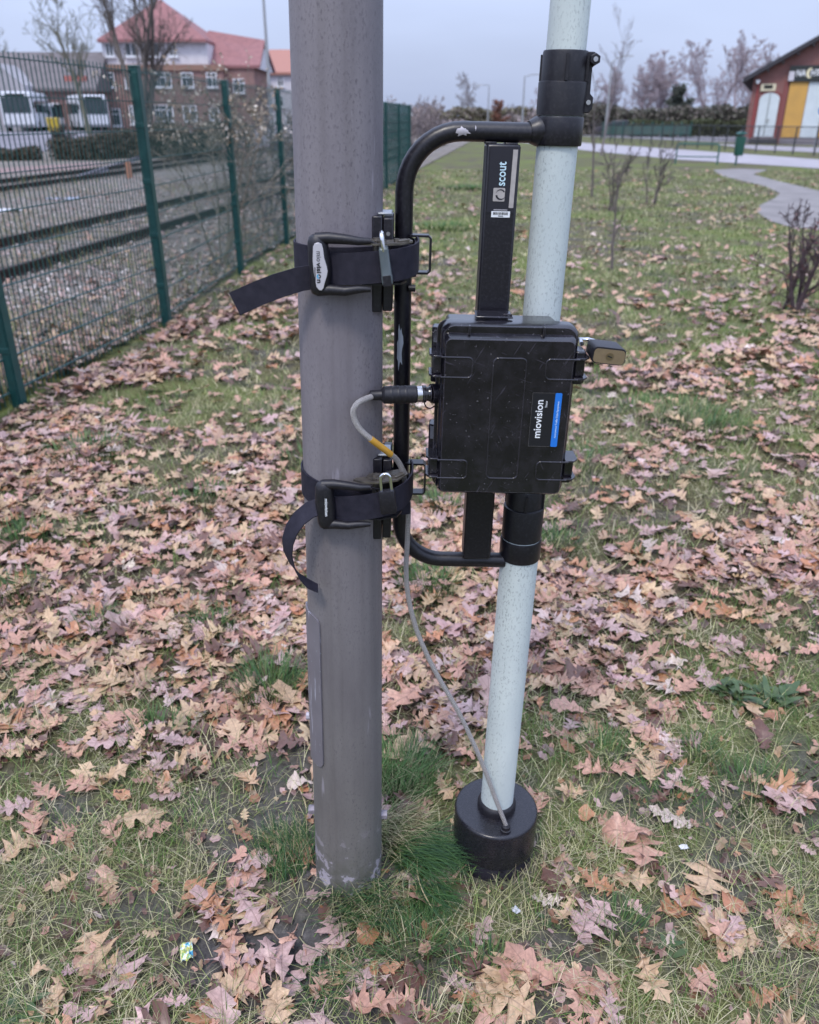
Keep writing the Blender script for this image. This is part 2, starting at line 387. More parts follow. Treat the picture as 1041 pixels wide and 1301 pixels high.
def merge(L):
    o = 0; Vs, Qs, Cs = [], [], []
    for v, q, c in L: Vs.append(v); Qs.append(q + o); Cs.append(c); o += len(v)
    return np.concatenate(Vs), np.concatenate(Qs), np.concatenate(Cs)
gmat = mat('grass_blade', (.15, .2, .08), .62, spec=.25, vcol=True)
V, Q, C = merge(G); o = link('grass', np_mesh('grass', V, Q, C, m=gmat)); o['kind'] = 'stuff'

# long tufts round the foot of the pole: things of their own
def tuft(name, label, px, py, r, N, ln, t0, t1, yaw0, spread, cols, aspect=1.0):
    c = gp(px, py); a = rng.uniform(0, 2 * pi, N); q = r * np.sqrt(rng.uniform(0, 1, N))
    x, y = c[0] + q * np.cos(a), c[1] + q * np.sin(a) * aspect
    yaw = yaw0 + rng.normal(0, spread, N) if spread < 3 else a + rng.normal(0, .5, N)
    col = np.array(cols)[rng.integers(0, len(cols), N)] * rng.uniform(.75, 1.3, (N, 1))
    V, Q, C = blades(x, y, rng.uniform(.55, 1.1, N) * ln, rng.uniform(.0012, .0028, N), col, rng.uniform(t0[0], t0[1], N), rng.uniform(t1[0], t1[1], N), 6, yaw=yaw)
    o = link(name, np_mesh(name, V, Q, C, m=gmat)); tag(o, label, 'grass tuft', 'long grass tufts at the posts'); return o
DG = [(.035, .085, .025), (.05, .11, .03), (.07, .14, .045), (.03, .07, .035)]
MG = DG + [(.30, .27, .15), (.22, .22, .10)]
YG = [(.30, .26, .14), (.36, .31, .19), (.20, .21, .09), (.09, .14, .05)]
tuft('grass_tuft', 'upright dark green grass tuft hugging the outer side of the grey pole foot', 365, 1090, .075, 420, .10, (0, .6), (.5, 1.5), 2.3, 1.0, MG[:5])
tuft('grass_tuft', 'long dark green grass combed over beside the black drum base', 520, 1085, .055, 760, .17, (.55, 1.0), (1.35, 1.75), -.62, .30, DG)
tuft('grass_tuft', 'straw coloured grass tuft between the grey pole and the drum', 500, 1058, .06, 520, .13, (.3, 1.0), (1.2, 1.75), -.5, .6, YG)
tuft('grass_tuft', 'mixed green and straw tuft drooping in front of the grey pole foot', 462, 1146, .075, 620, .11, (.2, 1.0), (1.0, 1.7), -1.4, .9, MG)
tuft('grass_tuft', 'loose bright green tuft just behind the grey pole foot', 510, 1000, .085, 420, .11, (.2, .9), (.8, 1.7), 0.6, 1.1, [(.07, .15, .04), (.10, .19, .055), (.15, .22, .08), (.32, .30, .16)])
tuft('grass_tuft', 'dark green blades trailing towards the bare soil in front of the drum', 535, 1130, .04, 360, .13, (.7, 1.0), (1.4, 1.7), -1.0, .3, DG)
tuft('grass_tuft', 'thin grass tuft at the near edge of the bare soil patch', 430, 1235, .07, 300, .08, (.4, 1.1), (1.1, 1.7), -1.2, 1.2, MG)
# bent dry straws
sm = mat('dry_straw', (.42, .34, .2), .6, spec=.3)
def straw_stalk(label, px, r=.0012):
    pts = [gp(x, y) + np.array([0, 0, z]) for x, y, z in px]; pts = [p + np.array([0, 0, float(hgt(p[0], p[1])) + .012]) for p in pts]
    P = []
    for i in range(len(pts) - 1):
        p0, p1, p2, p3 = pts[max(i - 1, 0)], pts[i], pts[i + 1], pts[min(i + 2, len(pts) - 1)]
        for t in np.linspace(0, 1, 6)[:-1]:
            P.append(.5 * ((2 * p1) + (p2 - p0) * t + (2 * p0 - 5 * p1 + 4 * p2 - p3) * t * t + (3 * p1 - p0 - 3 * p2 + p3) * t ** 3))
    P.append(pts[-1]); o = MB().tube(P, r, 5).build('straw_stalk', sm); tag(o, label, 'straw', 'loose straws on the ground'); return o
straw_stalk('long pale straw arching over the dark grass in front of the drum', [(535, 1083, .03), (530, 1120, .03), (540, 1155, .03), (570, 1190, .01), (612, 1218, 0)])
straw_stalk('fine pale stalk lying in front of the drum base', [(606, 1262, 0), (622, 1290, 0), (650, 1299, 0), (690, 1296, 0)], .001)
straw_stalk('thin bent straw lying beyond the white wrapper scrap', [(655, 1262, 0), (664, 1245, 0), (668, 1222, .01), (662, 1200, 0)], .001)

# crumbs of soil, leaf fragments
def lumps(name, N, pts, smin, smax, cols, m, z=0.0, flat=.8):
    x, y, zz = pts; s = rng.uniform(0, 1, N) ** 2 * (smax - smin) + smin
    T = np.array([(1, 0, 0), (0, 1, 0), (-1, 0, 0), (0, -1, 0), (0, 0, 1), (0, 0, -1)], float)
    V = T[None] * rng.uniform(.55, 1.15, (N, 6, 1)) + rng.uniform(-.18, .18, (N, 6, 3)); V[:, :, 2] *= flat
    a = rng.uniform(0, 2 * pi, N); ca, sa = np.cos(a), np.sin(a)
    X = V[:, :, 0] * ca[:, None] - V[:, :, 1] * sa[:, None]; Y = V[:, :, 0] * sa[:, None] + V[:, :, 1] * ca[:, None]
    V = np.stack([X, Y, V[:, :, 2]], 2) * s[:, None, None] + np.stack([x, y, zz + z], 1)[:, None]
    F = np.array([(0, 1, 4), (1, 2, 4), (2, 3, 4), (3, 0, 4), (1, 0, 5), (2, 1, 5), (3, 2, 5), (0, 3, 5)])
    Q = (np.arange(N)[:, None, None] * 6 + F[None]).reshape(-1, 3)
    c = np.array(cols)[rng.integers(0, len(cols), N)] * rng.uniform(.7, 1.3, (N, 1))
    o = link(name, np_mesh(name, V.reshape(-1, 3), Q, np.repeat(c, 6, 0), m=m)); o['kind'] = 'stuff'; return o
lm = mat('loose_earth', (.1, .09, .08), .95, spec=.1, vcol=True)
x, y = field_pts(.72, 2.4, lambda x, y: 500 + 2600 * soil_shade_mask(x, y), 3200)
lumps('soil_crumbs', len(x), (x, y, hgt(x, y)), .0012, .006, [(.06, .052, .045), (.09, .08, .072), (.05, .042, .036), (.13, .115, .1)], lm)

# ================================================================== FALLEN LEAVES
OAK = [(0, .012), (.07, .03), (.125, .10), (.165, .20), (.195, .125), (.235, .07), (.285, .17), (.36, .34), (.385, .25), (.425, .275), (.44, .13), (.475, .08), (.55, .20), (.64, .36), (.66, .26), (.71, .275), (.705, .14), (.72, .085), (.785, .15), (.85, .225), (.865, .125), (.92, .075), (1, .0)]
ENG = [(0, .012), (.10, .035), (.18, .10), (.25, .13), (.30, .09), (.36, .13), (.44, .23), (.50, .22), (.53, .13), (.60, .20), (.69, .31), (.76, .28), (.77, .17), (.83, .22), (.90, .22), (.96, .13), (1, .03)]
OVA = [(0, .012), (.08, .10), (.2, .22), (.35, .31), (.5, .33), (.65, .29), (.8, .19), (.92, .08), (1, 0)]
LOW = [(0, .012), (.12, .08), (.165, .20), (.235, .07), (.36, .34), (.475, .085), (.64, .36), (.72, .085), (.85, .22), (1, 0)]
def leaf_template(seed, outline, rows, curl=1.0, torn=0.0):
    r = np.random.default_rng(seed); V, UV, F = [], [], []
    cup, bend, tws, tip = r.uniform(-.6, 1.1) * curl, r.uniform(-.7, .8) * curl, r.uniform(-1.1, 1.1) * curl, r.uniform(-1.5, 2.5) * curl; wk = r.uniform(.78, 1.25)
    ph, side = r.uniform(0, 6, 4), r.uniform(-.12, .12); asp = r.uniform(.8, 1.05)
    def put(u, v):
        UV.append((u, v)); a = u * asp
        z = cup * a * a + bend * (v - .45) ** 2 + tws * a * (v - .5) + tip * abs(a) ** 3 * (1 if u > 0 else .5)
        z += curl * (.025 * sin(11 * v + ph[0] + 5 * u) + .03 * sin(9 * a + ph[1] + 6 * v)) + curl * .05 * abs(u) * sin(17 * v + ph[2])
        V.append((a + side * sin(pi * v), v - .5, z))
    m = len(outline)
    for s in (-1, 1):
        base = len(V); ou = [(v + r.uniform(-.016, .016), u * wk * r.uniform(.74, 1.16)) for v, u in outline]; ou[0], ou[-1] = outline[0], outline[-1]
        for v, u in ou:
            mv = min(max(v - .42 * u, 0), 1)
            for k in range(rows + 1):
                t = k / rows; put(s * u * t, mv + (v - mv) * t)
        R = rows + 1
        for i in range(m - 1):
            for k in range(rows):
                q = (base + i * R + k, base + i * R + k + 1, base + (i + 1) * R + k + 1, base + (i + 1) * R + k)
                if k == rows - 1 and r.random() < torn: continue
                F.append(q if s > 0 else q[::-1])
    if rows > 1:                                    # stalk
        b0 = len(V)
        for k, v in enumerate((0.0, -.08, -.16)):
            for u in (-.008, .008): UV.append((0, v)); V.append((u + side * .3 * k * .1, v - .5, V[0][2] + .01 * k))
        for k in range(2): F.append((b0 + 2 * k, b0 + 2 * k + 1, b0 + 2 * k + 3, b0 + 2 * k + 2))
    V = np.array(V); V[:, 2] -= np.percentile(V[:, 2], 12)
    return V, np.array(UV), np.array(F)
lfm = mat('dead_leaf', (.3, .2, .15), .44, spec=.65, vcol=True); n, b = nodes(lfm)
vc = [q for q in n.nodes if q.type == 'VERTEX_COLOR'][0]
uvn = n.nodes.new('ShaderNodeUVMap'); uvn.uv_map = 'uv'; sp = n.nodes.new('ShaderNodeSeparateXYZ'); n.links.new(uvn.outputs[0], sp.inputs[0])
def M(op, a, b_=None, c=None):
    q = n.nodes.new('ShaderNodeMath'); q.operation = op
    for i, s in enumerate((a, b_, c)):
        if s is None: continue
        if isinstance(s, (int, float)): q.inputs[i].default_value = s
        else: n.links.new(s, q.inputs[i])
    return q.outputs[0]
au = M('ABSOLUTE', sp.outputs['X'])
mid_ = M('LESS_THAN', au, .011)
sv = M('FRACT', M('MULTIPLY', M('SUBTRACT', sp.outputs['Y'], M('MULTIPLY', au, .75)), 7.0))
side_ = M('MULTIPLY', M('LESS_THAN', M('ABSOLUTE', M('SUBTRACT', sv, .5)), .045), .6)
vein = M('MAXIMUM', mid_, side_)
spots = tnoise(n, 60, 5, rough=.7); patch = tnoise(n, 14, 3)
cc = mixc(n, 1.0, vc.outputs[0], ramp(n, patch, [(.3, (.78, .74, .72)), (.7, (1.2, 1.15, 1.12))]), 'MULTIPLY')
cc = mixc(n, ramp(n, spots, [(.60, (0, 0, 0)), (.75, (.45, .45, .45))]), cc, (.09, .05, .035))
cc = mixc(n, M('MULTIPLY', vein, .42), cc, (.13, .075, .05))
n.links.new(cc, b.inputs['Base Color'])
bp = n.nodes.new('ShaderNodeBump'); bp.inputs['Strength'].default_value = .5; bp.inputs['Distance'].default_value = .0015
n.links.new(M('SUBTRACT', patch, M('MULTIPLY', vein, .5)), bp.inputs['Height']); n.links.new(bp.outputs[0], b.inputs['Normal'])

LCOL = [('mauve', (.41, .275, .25)), ('tan', (.445, .305, .18)), ('pinkish brown', (.42, .235, .165)), ('orange brown', (.37, .175, .085)), ('dark brown', (.115, .052, .036)), ('pale grey', (.50, .405, .35))]
LP = [.24, .28, .27, .06, .12, .03]
KIND = [('pointed oak leaf', OAK, .75), ('round lobed oak leaf', ENG, .17), ('small oval leaf', OVA, .08)]
TPL = []
for k in range(9): TPL.append((0, ('flat', leaf_template(100 + k, OAK, 2, .55)) if k < 4 else ('rumpled', leaf_template(100 + k, OAK, 2, .95, .10)) if k < 7 else ('curled', leaf_template(100 + k, OAK, 2, 1.75, .06))))
for k in range(3): TPL.append((1, (('flat', .6), ('rumpled', 1.1), ('curled', 1.9))[k][0:1] + (leaf_template(140 + k, ENG, 2, (.6, 1.1, 1.9)[k]),)))
for k in range(2): TPL.append((2, (('flat', .6), ('curled', 1.6))[k][0:1] + (leaf_template(160 + k, OVA, 2, (.6, 1.6)[k]),)))
TMID = [leaf_template(100 + k, OAK, 1, (.55 if k < 4 else .95 if k < 7 else 1.75)) for k in range(9)] + [leaf_template(140 + k, ENG, 1, (.6, 1.1, 1.9)[k]) for k in range(3)] + [leaf_template(160 + k, OVA, 1, (.6, 1.6)[k]) for k in range(2)]
TLOW = [leaf_template(200 + k, LOW, 1, (.6, .9, 1.2, 1.6)[k % 4]) for k in range(8)]
def leaf_xf(x, y, dmax_tilt, lift):
    N = len(x); yaw = rng.uniform(0, 2 * pi, N); tx, ty = rng.normal(0, dmax_tilt, N), rng.normal(0, dmax_tilt, N)
    z = hgt(x, y) + rng.uniform(lift[0], lift[1], N)
    return yaw, tx, ty, z
def leaf_apply(T, x, y, z, yaw, tx, ty, s):
    ca, sa = np.cos(yaw), np.sin(yaw); P = T[None] * s[:, None, None]
    zz = P[:, :, 2] + P[:, :, 0] * tx[:, None] + P[:, :, 1] * ty[:, None]
    X = P[:, :, 0] * ca[:, None] - P[:, :, 1] * sa[:, None]; Y = P[:, :, 0] * sa[:, None] + P[:, :, 1] * ca[:, None]
    return np.stack([X + x[:, None], Y + y[:, None], zz + z[:, None]], 2)
lx, ly = field_pts(.72, 5.0, leaf_density, 900)
# clusters that the photograph shows in the near grass
cl = []
for px, py, r, N in ((225, 960, .13, 16), (60, 930, .14, 16), (270, 1255, .11, 14), (190, 1030, .12, 9), (60, 1035, .1, 7), (850, 1000, .12, 14), (985, 1000, .1, 10), (820, 930, .12, 18), (720, 925, .08, 9), (560, 940, .08, 8), (250, 1170, .07, 5), (700, 1130, .08, 5), (960, 1290, .08, 5), (620, 1250, .08, 7), (150, 960, .14, 12), (900, 1160, .1, 7), (790, 1075, .09, 7), (1010, 1180, .06, 4), (100, 880, .2, 22), (300, 900, .1, 8), (380, 930, .06, 4), (460, 1270, .1, 7), (350, 1250, .07, 4), (110, 1260, .1, 6)):
    c = gp(px, py); a = rng.uniform(0, 2 * pi, N); q = r * np.sqrt(rng.uniform(0, 1, N)); cl += list(zip(c[0] + q * np.cos(a), c[1] + q * np.sin(a)))
cl = np.array(cl); lx, ly = np.concatenate([lx, cl[:, 0]]), np.concatenate([ly, cl[:, 1]])
ok = (np.hypot(lx - DRUM[0], ly - DRUM[1]) > .14) & (np.hypot(lx - POLE[0], ly - POLE[1]) > .13)
for q_, r_c in (((238, 1214), .075), ((868, 1080), .06), ((655, 1163), .06)): ok &= np.hypot(lx - gp(*q_)[0], ly - gp(*q_)[1]) > r_c
ok &= True; lx, ly = lx[ok], ly[ok]
N = len(lx); yaw, tx, ty, lz = leaf_xf(lx, ly, .15, (.004, .024))
ti = rng.choice(len(TPL), N, p=np.array([.75 / 9] * 9 + [.17 / 3] * 3 + [.04] * 2)); ci = rng.choice(6, N, p=np.array(LP) / sum(LP))
ls = np.clip(rng.normal(.086, .026, N), .04, .155); ls = np.where(ti >= 12, ls * .55, ls)
ci = np.where((ti >= 12) & (rng.uniform(0, 1, N) < .6), 3, ci)
# the 300 that show largest become things of their own
px, py, dp = proj(np.stack([lx, ly, lz], 1))
vis = (px > -10) & (px < 1051) & (py < 1310)
hid = ((px > 395) & (px < 480) & (py < 1130)) | ((px > 585) & (px < 672) & (py < 1110)) | ((px > 545) & (px < 740) & (py > 400) & (py < 630))
score = np.where(vis & ~hid, ls ** 2 / dp ** 2 * np.where(ly < 1.2, 1, 1), 0); big_ = np.argsort(-score)[:300]
isbig = np.zeros(N, bool); isbig[big_] = True
MESHES = {}
def leaf_mesh(t, c):
    if (t, c) not in MESHES:
        V, UV, F = TPL[t][1][1]; MESHES[(t, c)] = np_mesh('fallen_leaf', V, F, np.tile(LCOL[c][1], (len(V), 1)), UV, lfm, True)
    return MESHES[(t, c)]
used = {}
marks = [('the grey pole', POLE), ('the drum', DRUM), ('the bare soil', (-.315, 1.15)), ('the weed clump', tuple(gp(945, 885)[:2])), ('the wrapper', tuple(gp(237, 1215)[:2])), ('the white scrap', tuple(gp(867, 1080)[:2]))]
def where(x, y):
    d = [math.hypot(x - p[0], y - p[1]) for _, p in marks]; k = int(np.argmin(d)); dx, dy = x - marks[k][1][0], y - marks[k][1][1]
    if abs(dx) > abs(dy): s = 'right of' if dx > 0 else 'left of'
    else: s = 'behind' if dy > 0 else 'in front of'
    return ('just ' if d[k] < .22 else '' if d[k] < .5 else 'well ') + s + ' ' + marks[k][0]
for i in big_:
    o = bpy.data.objects.new('fallen_leaf', leaf_mesh(int(ti[i]), int(ci[i]))); COL.objects.link(o)
    o.matrix_world = Matrix(((cos(yaw[i]) * ls[i], -sin(yaw[i]) * ls[i], 0, lx[i]), (sin(yaw[i]) * ls[i], cos(yaw[i]) * ls[i], 0, ly[i]), (tx[i] * ls[i], ty[i] * ls[i], ls[i], lz[i]), (0, 0, 0, 1)))
    kn, (form, _) = TPL[ti[i]]; td = np.array([-sin(yaw[i]), cos(yaw[i])])
    way = ('right', 'right and away', 'away', 'left and away', 'left', 'left and near', 'nearward', 'right and near')[int(round(math.atan2(td[1], td[0]) / (pi / 4))) % 8]
    base = f"{form} {LCOL[ci[i]][0]} {KIND[kn][0]} {where(lx[i], ly[i])}"; size = 'large' if ls[i] > .11 else 'small' if ls[i] < .075 else 'middling'
    lean = 'tilted' if abs(tx[i]) + abs(ty[i]) > .2 else 'level'
    for lab in (base, f"{base}, tip {way}", f"{size} {base}, tip {way}", f"{lean} {base}, tip {way}", f"{lean} {size} {base}, tip {way}", f"{size} {base}", f"{lean} {base}", f"{lean} {size} {base}"):
        if lab not in used and len(lab.split()) <= 16: break
    used[lab] = 1
    tag(o, lab, 'leaf', 'fallen leaves nearest the posts')
Vs, Qs, Cs, Us = [], [], [], []; off = 0
for t in range(len(TPL) * 3):
    far_ = t // len(TPL); t = t % len(TPL)
    k = np.where((ti == t) & ~isbig & (np.digitize(ly, (2.2, 3.4)) == far_))[0]
    if len(k) == 0: continue
    T, UV, F = (TPL[t][1][1], TMID[t], TLOW[t % 8] if t < 12 else TMID[t])[far_]; W = leaf_apply(T, lx[k], ly[k], lz[k], yaw[k], tx[k], ty[k], ls[k])
    Vs.append(W.reshape(-1, 3)); Qs.append((np.arange(len(k))[:, None, None] * len(T) + F[None]).reshape(-1, 4) + off); off += W.shape[0] * W.shape[1]
    cc_ = np.array([c[1] for c in LCOL])[ci[k]] * rng.uniform(.8, 1.22, (len(k), 1)) * rng.uniform(.95, 1.05, (len(k), 3)); Cs.append(np.repeat(cc_, len(T), 0)); Us.append(np.tile(UV, (len(k), 1)))
fx, fy = field_pts(5.0, 30, lambda x, y: leaf_density(x, y) * ~(inside(PATH, x, y) | inside(STRIP, x, y)), 400)
yw, t1, t2, fz = leaf_xf(fx, fy, .22, (.01, .05)); fs = np.clip(rng.normal(.11, .025, len(fx)), .06, .17); fc = rng.choice(6, len(fx), p=np.array(LP) / sum(LP)); ft = rng.integers(0, 8, len(fx))
for t in range(8):
    k = np.where(ft == t)[0]; T, UV, F = TLOW[t]; W = leaf_apply(T, fx[k], fy[k], fz[k], yw[k], t1[k], t2[k], fs[k])
    Vs.append(W.reshape(-1, 3)); Qs.append((np.arange(len(k))[:, None, None] * len(T) + F[None]).reshape(-1, 4) + off); off += W.shape[0] * W.shape[1]
    cc_ = np.array([c[1] for c in LCOL])[fc[k]] * rng.uniform(.8, 1.22, (len(k), 1)); Cs.append(np.repeat(cc_, len(T), 0)); Us.append(np.tile(UV, (len(k), 1)))
# broken leaf bits between the near leaves
bx, by = field_pts(.72, 2.6, lambda x, y: 260 + 420 * soil_shade_mask(x, y) + 1.5 * leaf_density(x, y), 1300)
yw, t1, t2, bz = leaf_xf(bx, by, .5, (.002, .016)); bs = rng.uniform(.008, .034, len(bx)); bc = rng.choice(6, len(bx), p=[.16, .12, .2, .12, .38, .02])
T, UV, F = leaf_template(300, [(0, .1), (.2, .3), (.5, .22), (.7, .38), (1, .05)], 1, 1.5); W = leaf_apply(T, bx, by, bz, yw, t1, t2, bs)
Vs.append(W.reshape(-1, 3)); Qs.append((np.arange(len(bx))[:, None, None] * len(T) + F[None]).reshape(-1, 4) + off)
Cs.append(np.repeat(np.array([c[1] for c in LCOL])[bc] * rng.uniform(.5, 1.1, (len(bx), 1)), len(T), 0)); Us.append(np.tile(UV, (len(bx), 1)))
o = link('fallen_leaves', np_mesh('fallen_leaves', np.concatenate(Vs), np.concatenate(Qs), np.concatenate(Cs), np.concatenate(Us), lfm, True)); o['kind'] = 'stuff'

# ================================================================== POST, MAST AND COUNTER
TH = math.atan2(.02193, .99976)                    # the two posts lean very slightly to the right
AO = Vector((POLE[0], POLE[1], 0)); AU = Vector((cos(TH), 0, -sin(TH))); AA = Vector((sin(TH), 0, cos(TH)))
def athing(name, label, cat, base, group=None):
    o = thing(name, label, cat, AO + AU * base[0] + Vector((0, base[1], 0)) + AA * base[2], (0, TH, 0), group)
    o_off[o.name] = (-base[0], -base[1], -base[2]); return o
o_off = {}
def part(mb, name, m, t, **k): return mb.build(name, m, t, loc=o_off[t.name], **k)

# --- materials of the equipment
def painted_pole():
    m = mat('pole_paint', (.165, .15, .175), .55, spec=.4); n, b = nodes(m)
    st = tnoise(n, 9, 6, sc=(1, 1, .25), rough=.65); fi = tnoise(n, 270, 4, sc=(1, 1, .5), rough=.7); chip = tnoise(n, 26, 4, rough=.6)
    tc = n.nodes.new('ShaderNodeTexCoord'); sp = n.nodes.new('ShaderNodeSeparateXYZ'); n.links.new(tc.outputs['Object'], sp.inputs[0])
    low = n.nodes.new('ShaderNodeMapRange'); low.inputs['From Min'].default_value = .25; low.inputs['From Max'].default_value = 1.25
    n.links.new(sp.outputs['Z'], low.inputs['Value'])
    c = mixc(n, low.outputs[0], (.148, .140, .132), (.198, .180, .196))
    c = mixc(n, 1.0, c, ramp(n, st, [(.34, (.84, .83, .85)), (.5, (1, 1, 1)), (.66, (1.13, 1.13, 1.11))]), 'MULTIPLY')
    dk = n.nodes.new('ShaderNodeMath'); dk.operation = 'MULTIPLY'
    n.links.new(ramp(n, fi, [(.54, (0, 0, 0)), (.66, (1, 1, 1))]), dk.inputs[0]); n.links.new(ramp(n, st, [(.40, (.12, .12, .12)), (.60, (.80, .80, .80))]), dk.inputs[1])
    c = mixc(n, dk.outputs[0], c, (.075, .065, .08))
    run = tnoise(n, 55, 3, sc=(1, 1, .025)); c = mixc(n, 1.0, c, ramp(n, run, [(.32, (.89, .885, .88)), (.5, (1, 1, 1)), (.7, (1.06, 1.06, 1.06))]), 'MULTIPLY')
    # pale scuffs, and chipped paint near the ground
    zz = n.nodes.new('ShaderNodeMapRange'); zz.inputs['From Min'].default_value = .21; zz.inputs['From Max'].default_value = .02; n.links.new(sp.outputs['Z'], zz.inputs['Value'])
    ch = n.nodes.new('ShaderNodeMath'); ch.operation = 'MULTIPLY'; n.links.new(zz.outputs[0], ch.inputs[0]); n.links.new(ramp(n, chip, [(.57, (0, 0, 0)), (.60, (1, 1, 1))]), ch.inputs[1])
    c = mixc(n, ch.outputs[0], c, (.42, .38, .43))
    sc = tnoise(n, 34, 3, sc=(1, 1, .12), rough=.5)
    c = mixc(n, ramp(n, sc, [(.69, (0, 0, 0)), (.72, (.38, .38, .38))]), c, (.4, .37, .42))
    mud = n.nodes.new('ShaderNodeMapRange'); mud.inputs['From Min'].default_value = .16; mud.inputs['From Max'].default_value = .0; n.links.new(sp.outputs['Z'], mud.inputs['Value'])
    mk = n.nodes.new('ShaderNodeMath'); mk.operation = 'MULTIPLY'; n.links.new(mud.outputs[0], mk.inputs[0]); n.links.new(ramp(n, chip, [(.38, (.9, .9, .9)), (.56, (0, 0, 0))]), mk.inputs[1])
    c = mixc(n, mk.outputs[0], c, (.085, .085, .06))
    n.links.new(c, b.inputs['Base Color'])
    bp = n.nodes.new('ShaderNodeBump'); bp.inputs['Strength'].default_value = .35; bp.inputs['Distance'].default_value = .0015
    n.links.new(fi, bp.inputs['Height']); n.links.new(bp.outputs[0], b.inputs['Normal']); return m
PP = painted_pole()
def black_paint(name, scuff=.745, col=(.0085, .0075, .0115), rough=.32):
    m = mat(name, col, rough, spec=.5); n, b = nodes(m)
    a = tnoise(n, 55, 4, rough=.6); d = tnoise(n, 200, 4, rough=.7)
    c = mixc(n, ramp(n, a, [(scuff, (0, 0, 0)), (scuff + .02, (1, 1, 1))]), col, (.42, .40, .45))
    c = mixc(n, ramp(n, d, [(.5, (0, 0, 0)), (.75, (.25, .25, .25))]), c, (.08, .075, .085))
    n.links.new(c, b.inputs['Base Color'])
    r = n.nodes.new('ShaderNodeMapRange'); r.inputs['To Min'].default_value = rough - .12; r.inputs['To Max'].default_value = rough + .2
    n.links.new(d, r.inputs['Value']); n.links.new(r.outputs[0], b.inputs['Roughness'])
    bp = n.nodes.new('ShaderNodeBump'); bp.inputs['Strength'].default_value = .10; bp.inputs['Distance'].default_value = .0008
    n.links.new(d, bp.inputs['Height']); n.links.new(bp.outputs[0], b.inputs['Normal']); return m
BPAINT = black_paint('black_coated_steel'); BPLAS = black_paint('black_moulded_plastic', .80, (.0080, .0072, .0110), .42)
def scratched():
    m = mat('scuffed_black_case', (.007, .0065, .0095), .45, spec=.65); n, b = nodes(m)
    tc = n.nodes.new('ShaderNodeTexCoord')
    d = tnoise(n, 26, 5, rough=.7); cs = []
    for k, (rz, s) in enumerate(((.5, 210), (1.9, 260), (2.7, 180))):
        mpn = n.nodes.new('ShaderNodeMapping'); mpn.vector_type = 'TEXTURE'; mpn.inputs['Rotation'].default_value = (0, rz, 0); mpn.inputs['Scale'].default_value = (1, 3, 11); n.links.new(tc.outputs['Object'], mpn.inputs[0])
        q = n.nodes.new('ShaderNodeTexNoise'); q.inputs['Scale'].default_value = s; q.inputs['Detail'].default_value = 3; n.links.new(mpn.outputs[0], q.inputs['Vector'])
        cs.append(ramp(n, q.outputs['Fac'], [(.68, (0, 0, 0)), (.73, (.26, .26, .26))]))
    sc = mixc(n, 1.0, mixc(n, 1.0, cs[0], cs[1], 'ADD'), cs[2], 'ADD')
    c = mixc(n, ramp(n, d, [(.42, (0, 0, 0)), (.66, (.8, .8, .8))]), (.0065, .006, .009), (.021, .019, .026))
    c = mixc(n, sc, c, (.11, .10, .135))
    bv = n.nodes.new('ShaderNodeBevel'); bv.samples = 4; bv.inputs['Radius'].default_value = .0018; ge = n.nodes.new('ShaderNodeNewGeometry'); dt = n.nodes.new('ShaderNodeVectorMath'); dt.operation = 'DOT_PRODUCT'
    n.links.new(bv.outputs[0], dt.inputs[0]); n.links.new(ge.outputs['Normal'], dt.inputs[1]); c = mixc(n, ramp(n, dt.outputs['Value'], [(.90, (.6, .6, .6)), (.985, (0, 0, 0))]), c, (.12, .11, .14)); sp_ = tnoise(n, 210, 2)
    c = mixc(n, ramp(n, sp_, [(.69, (0, 0, 0)), (.74, (.45, .45, .45))]), c, (.22, .21, .23))
    n.links.new(c, b.inputs['Base Color'])
    r = n.nodes.new('ShaderNodeMapRange'); r.inputs['To Min'].default_value = .09; r.inputs['To Max'].default_value = .26; n.links.new(d, r.inputs['Value']); n.links.new(r.outputs[0], b.inputs['Roughness'])
    f = tnoise(n, 420, 3); bp = n.nodes.new('ShaderNodeBump'); bp.inputs['Strength'].default_value = .05; bp.inputs['Distance'].default_value = .0006
    n.links.new(f, bp.inputs['Height']); n.links.new(bp.outputs[0], b.inputs['Normal']); return m
CASE = scratched()
def galv():
    m = mat('pale_mast_tube', (.42, .50, .52), .5, spec=.4); n, b = nodes(m)
    a = tnoise(n, 14, 5, sc=(1, 1, .3)); f = tnoise(n, 330, 3, sc=(1, 1, .45), rough=.6); band = tnoise(n, 5, 3, sc=(2.2, 2.2, .25))
    c = mixc(n, 1.0, (.54, .595, .585), ramp(n, a, [(.3, (.86, .88, .9)), (.7, (1.1, 1.1, 1.08))]), 'MULTIPLY')
    k = n.nodes.new('ShaderNodeMath'); k.operation = 'MULTIPLY'
    n.links.new(ramp(n, f, [(.565, (0, 0, 0)), (.62, (1, 1, 1))]), k.inputs[0]); n.links.new(ramp(n, band, [(.42, (.06, .06, .06)), (.60, (.75, .75, .75))]), k.inputs[1])
    c = mixc(n, k.outputs[0], c, (.27, .30, .305)); n.links.new(c, b.inputs['Base Color'])
    bp = n.nodes.new('ShaderNodeBump'); bp.inputs['Strength'].default_value = .3; bp.inputs['Distance'].default_value = .0006
    n.links.new(f, bp.inputs['Height']); n.links.new(bp.outputs[0], b.inputs['Normal']); return m
GALV = galv()
STEEL = mat('bright_steel', (.62, .61, .6), .28, 1.0, col2=(.45, .44, .44), nscale=60)
CHROME = mat('polished_shackle', (.75, .75, .76), .12, 1.0)
ZINC = mat('worn_zinc', (.27, .24, .20), .42, .85, col2=(.12, .11, .10), nscale=60)
BRASS = mat('brushed_brass', (.40, .30, .19), .4, .75, col2=(.33, .245, .155), nscale=80)
BARE = mat('bare_chipped_metal', (.50, .47, .50), .5, .2, col2=(.40, .38, .42), nscale=80)
DARK = mat('keyhole_dark', (.01, .01, .01), .5)
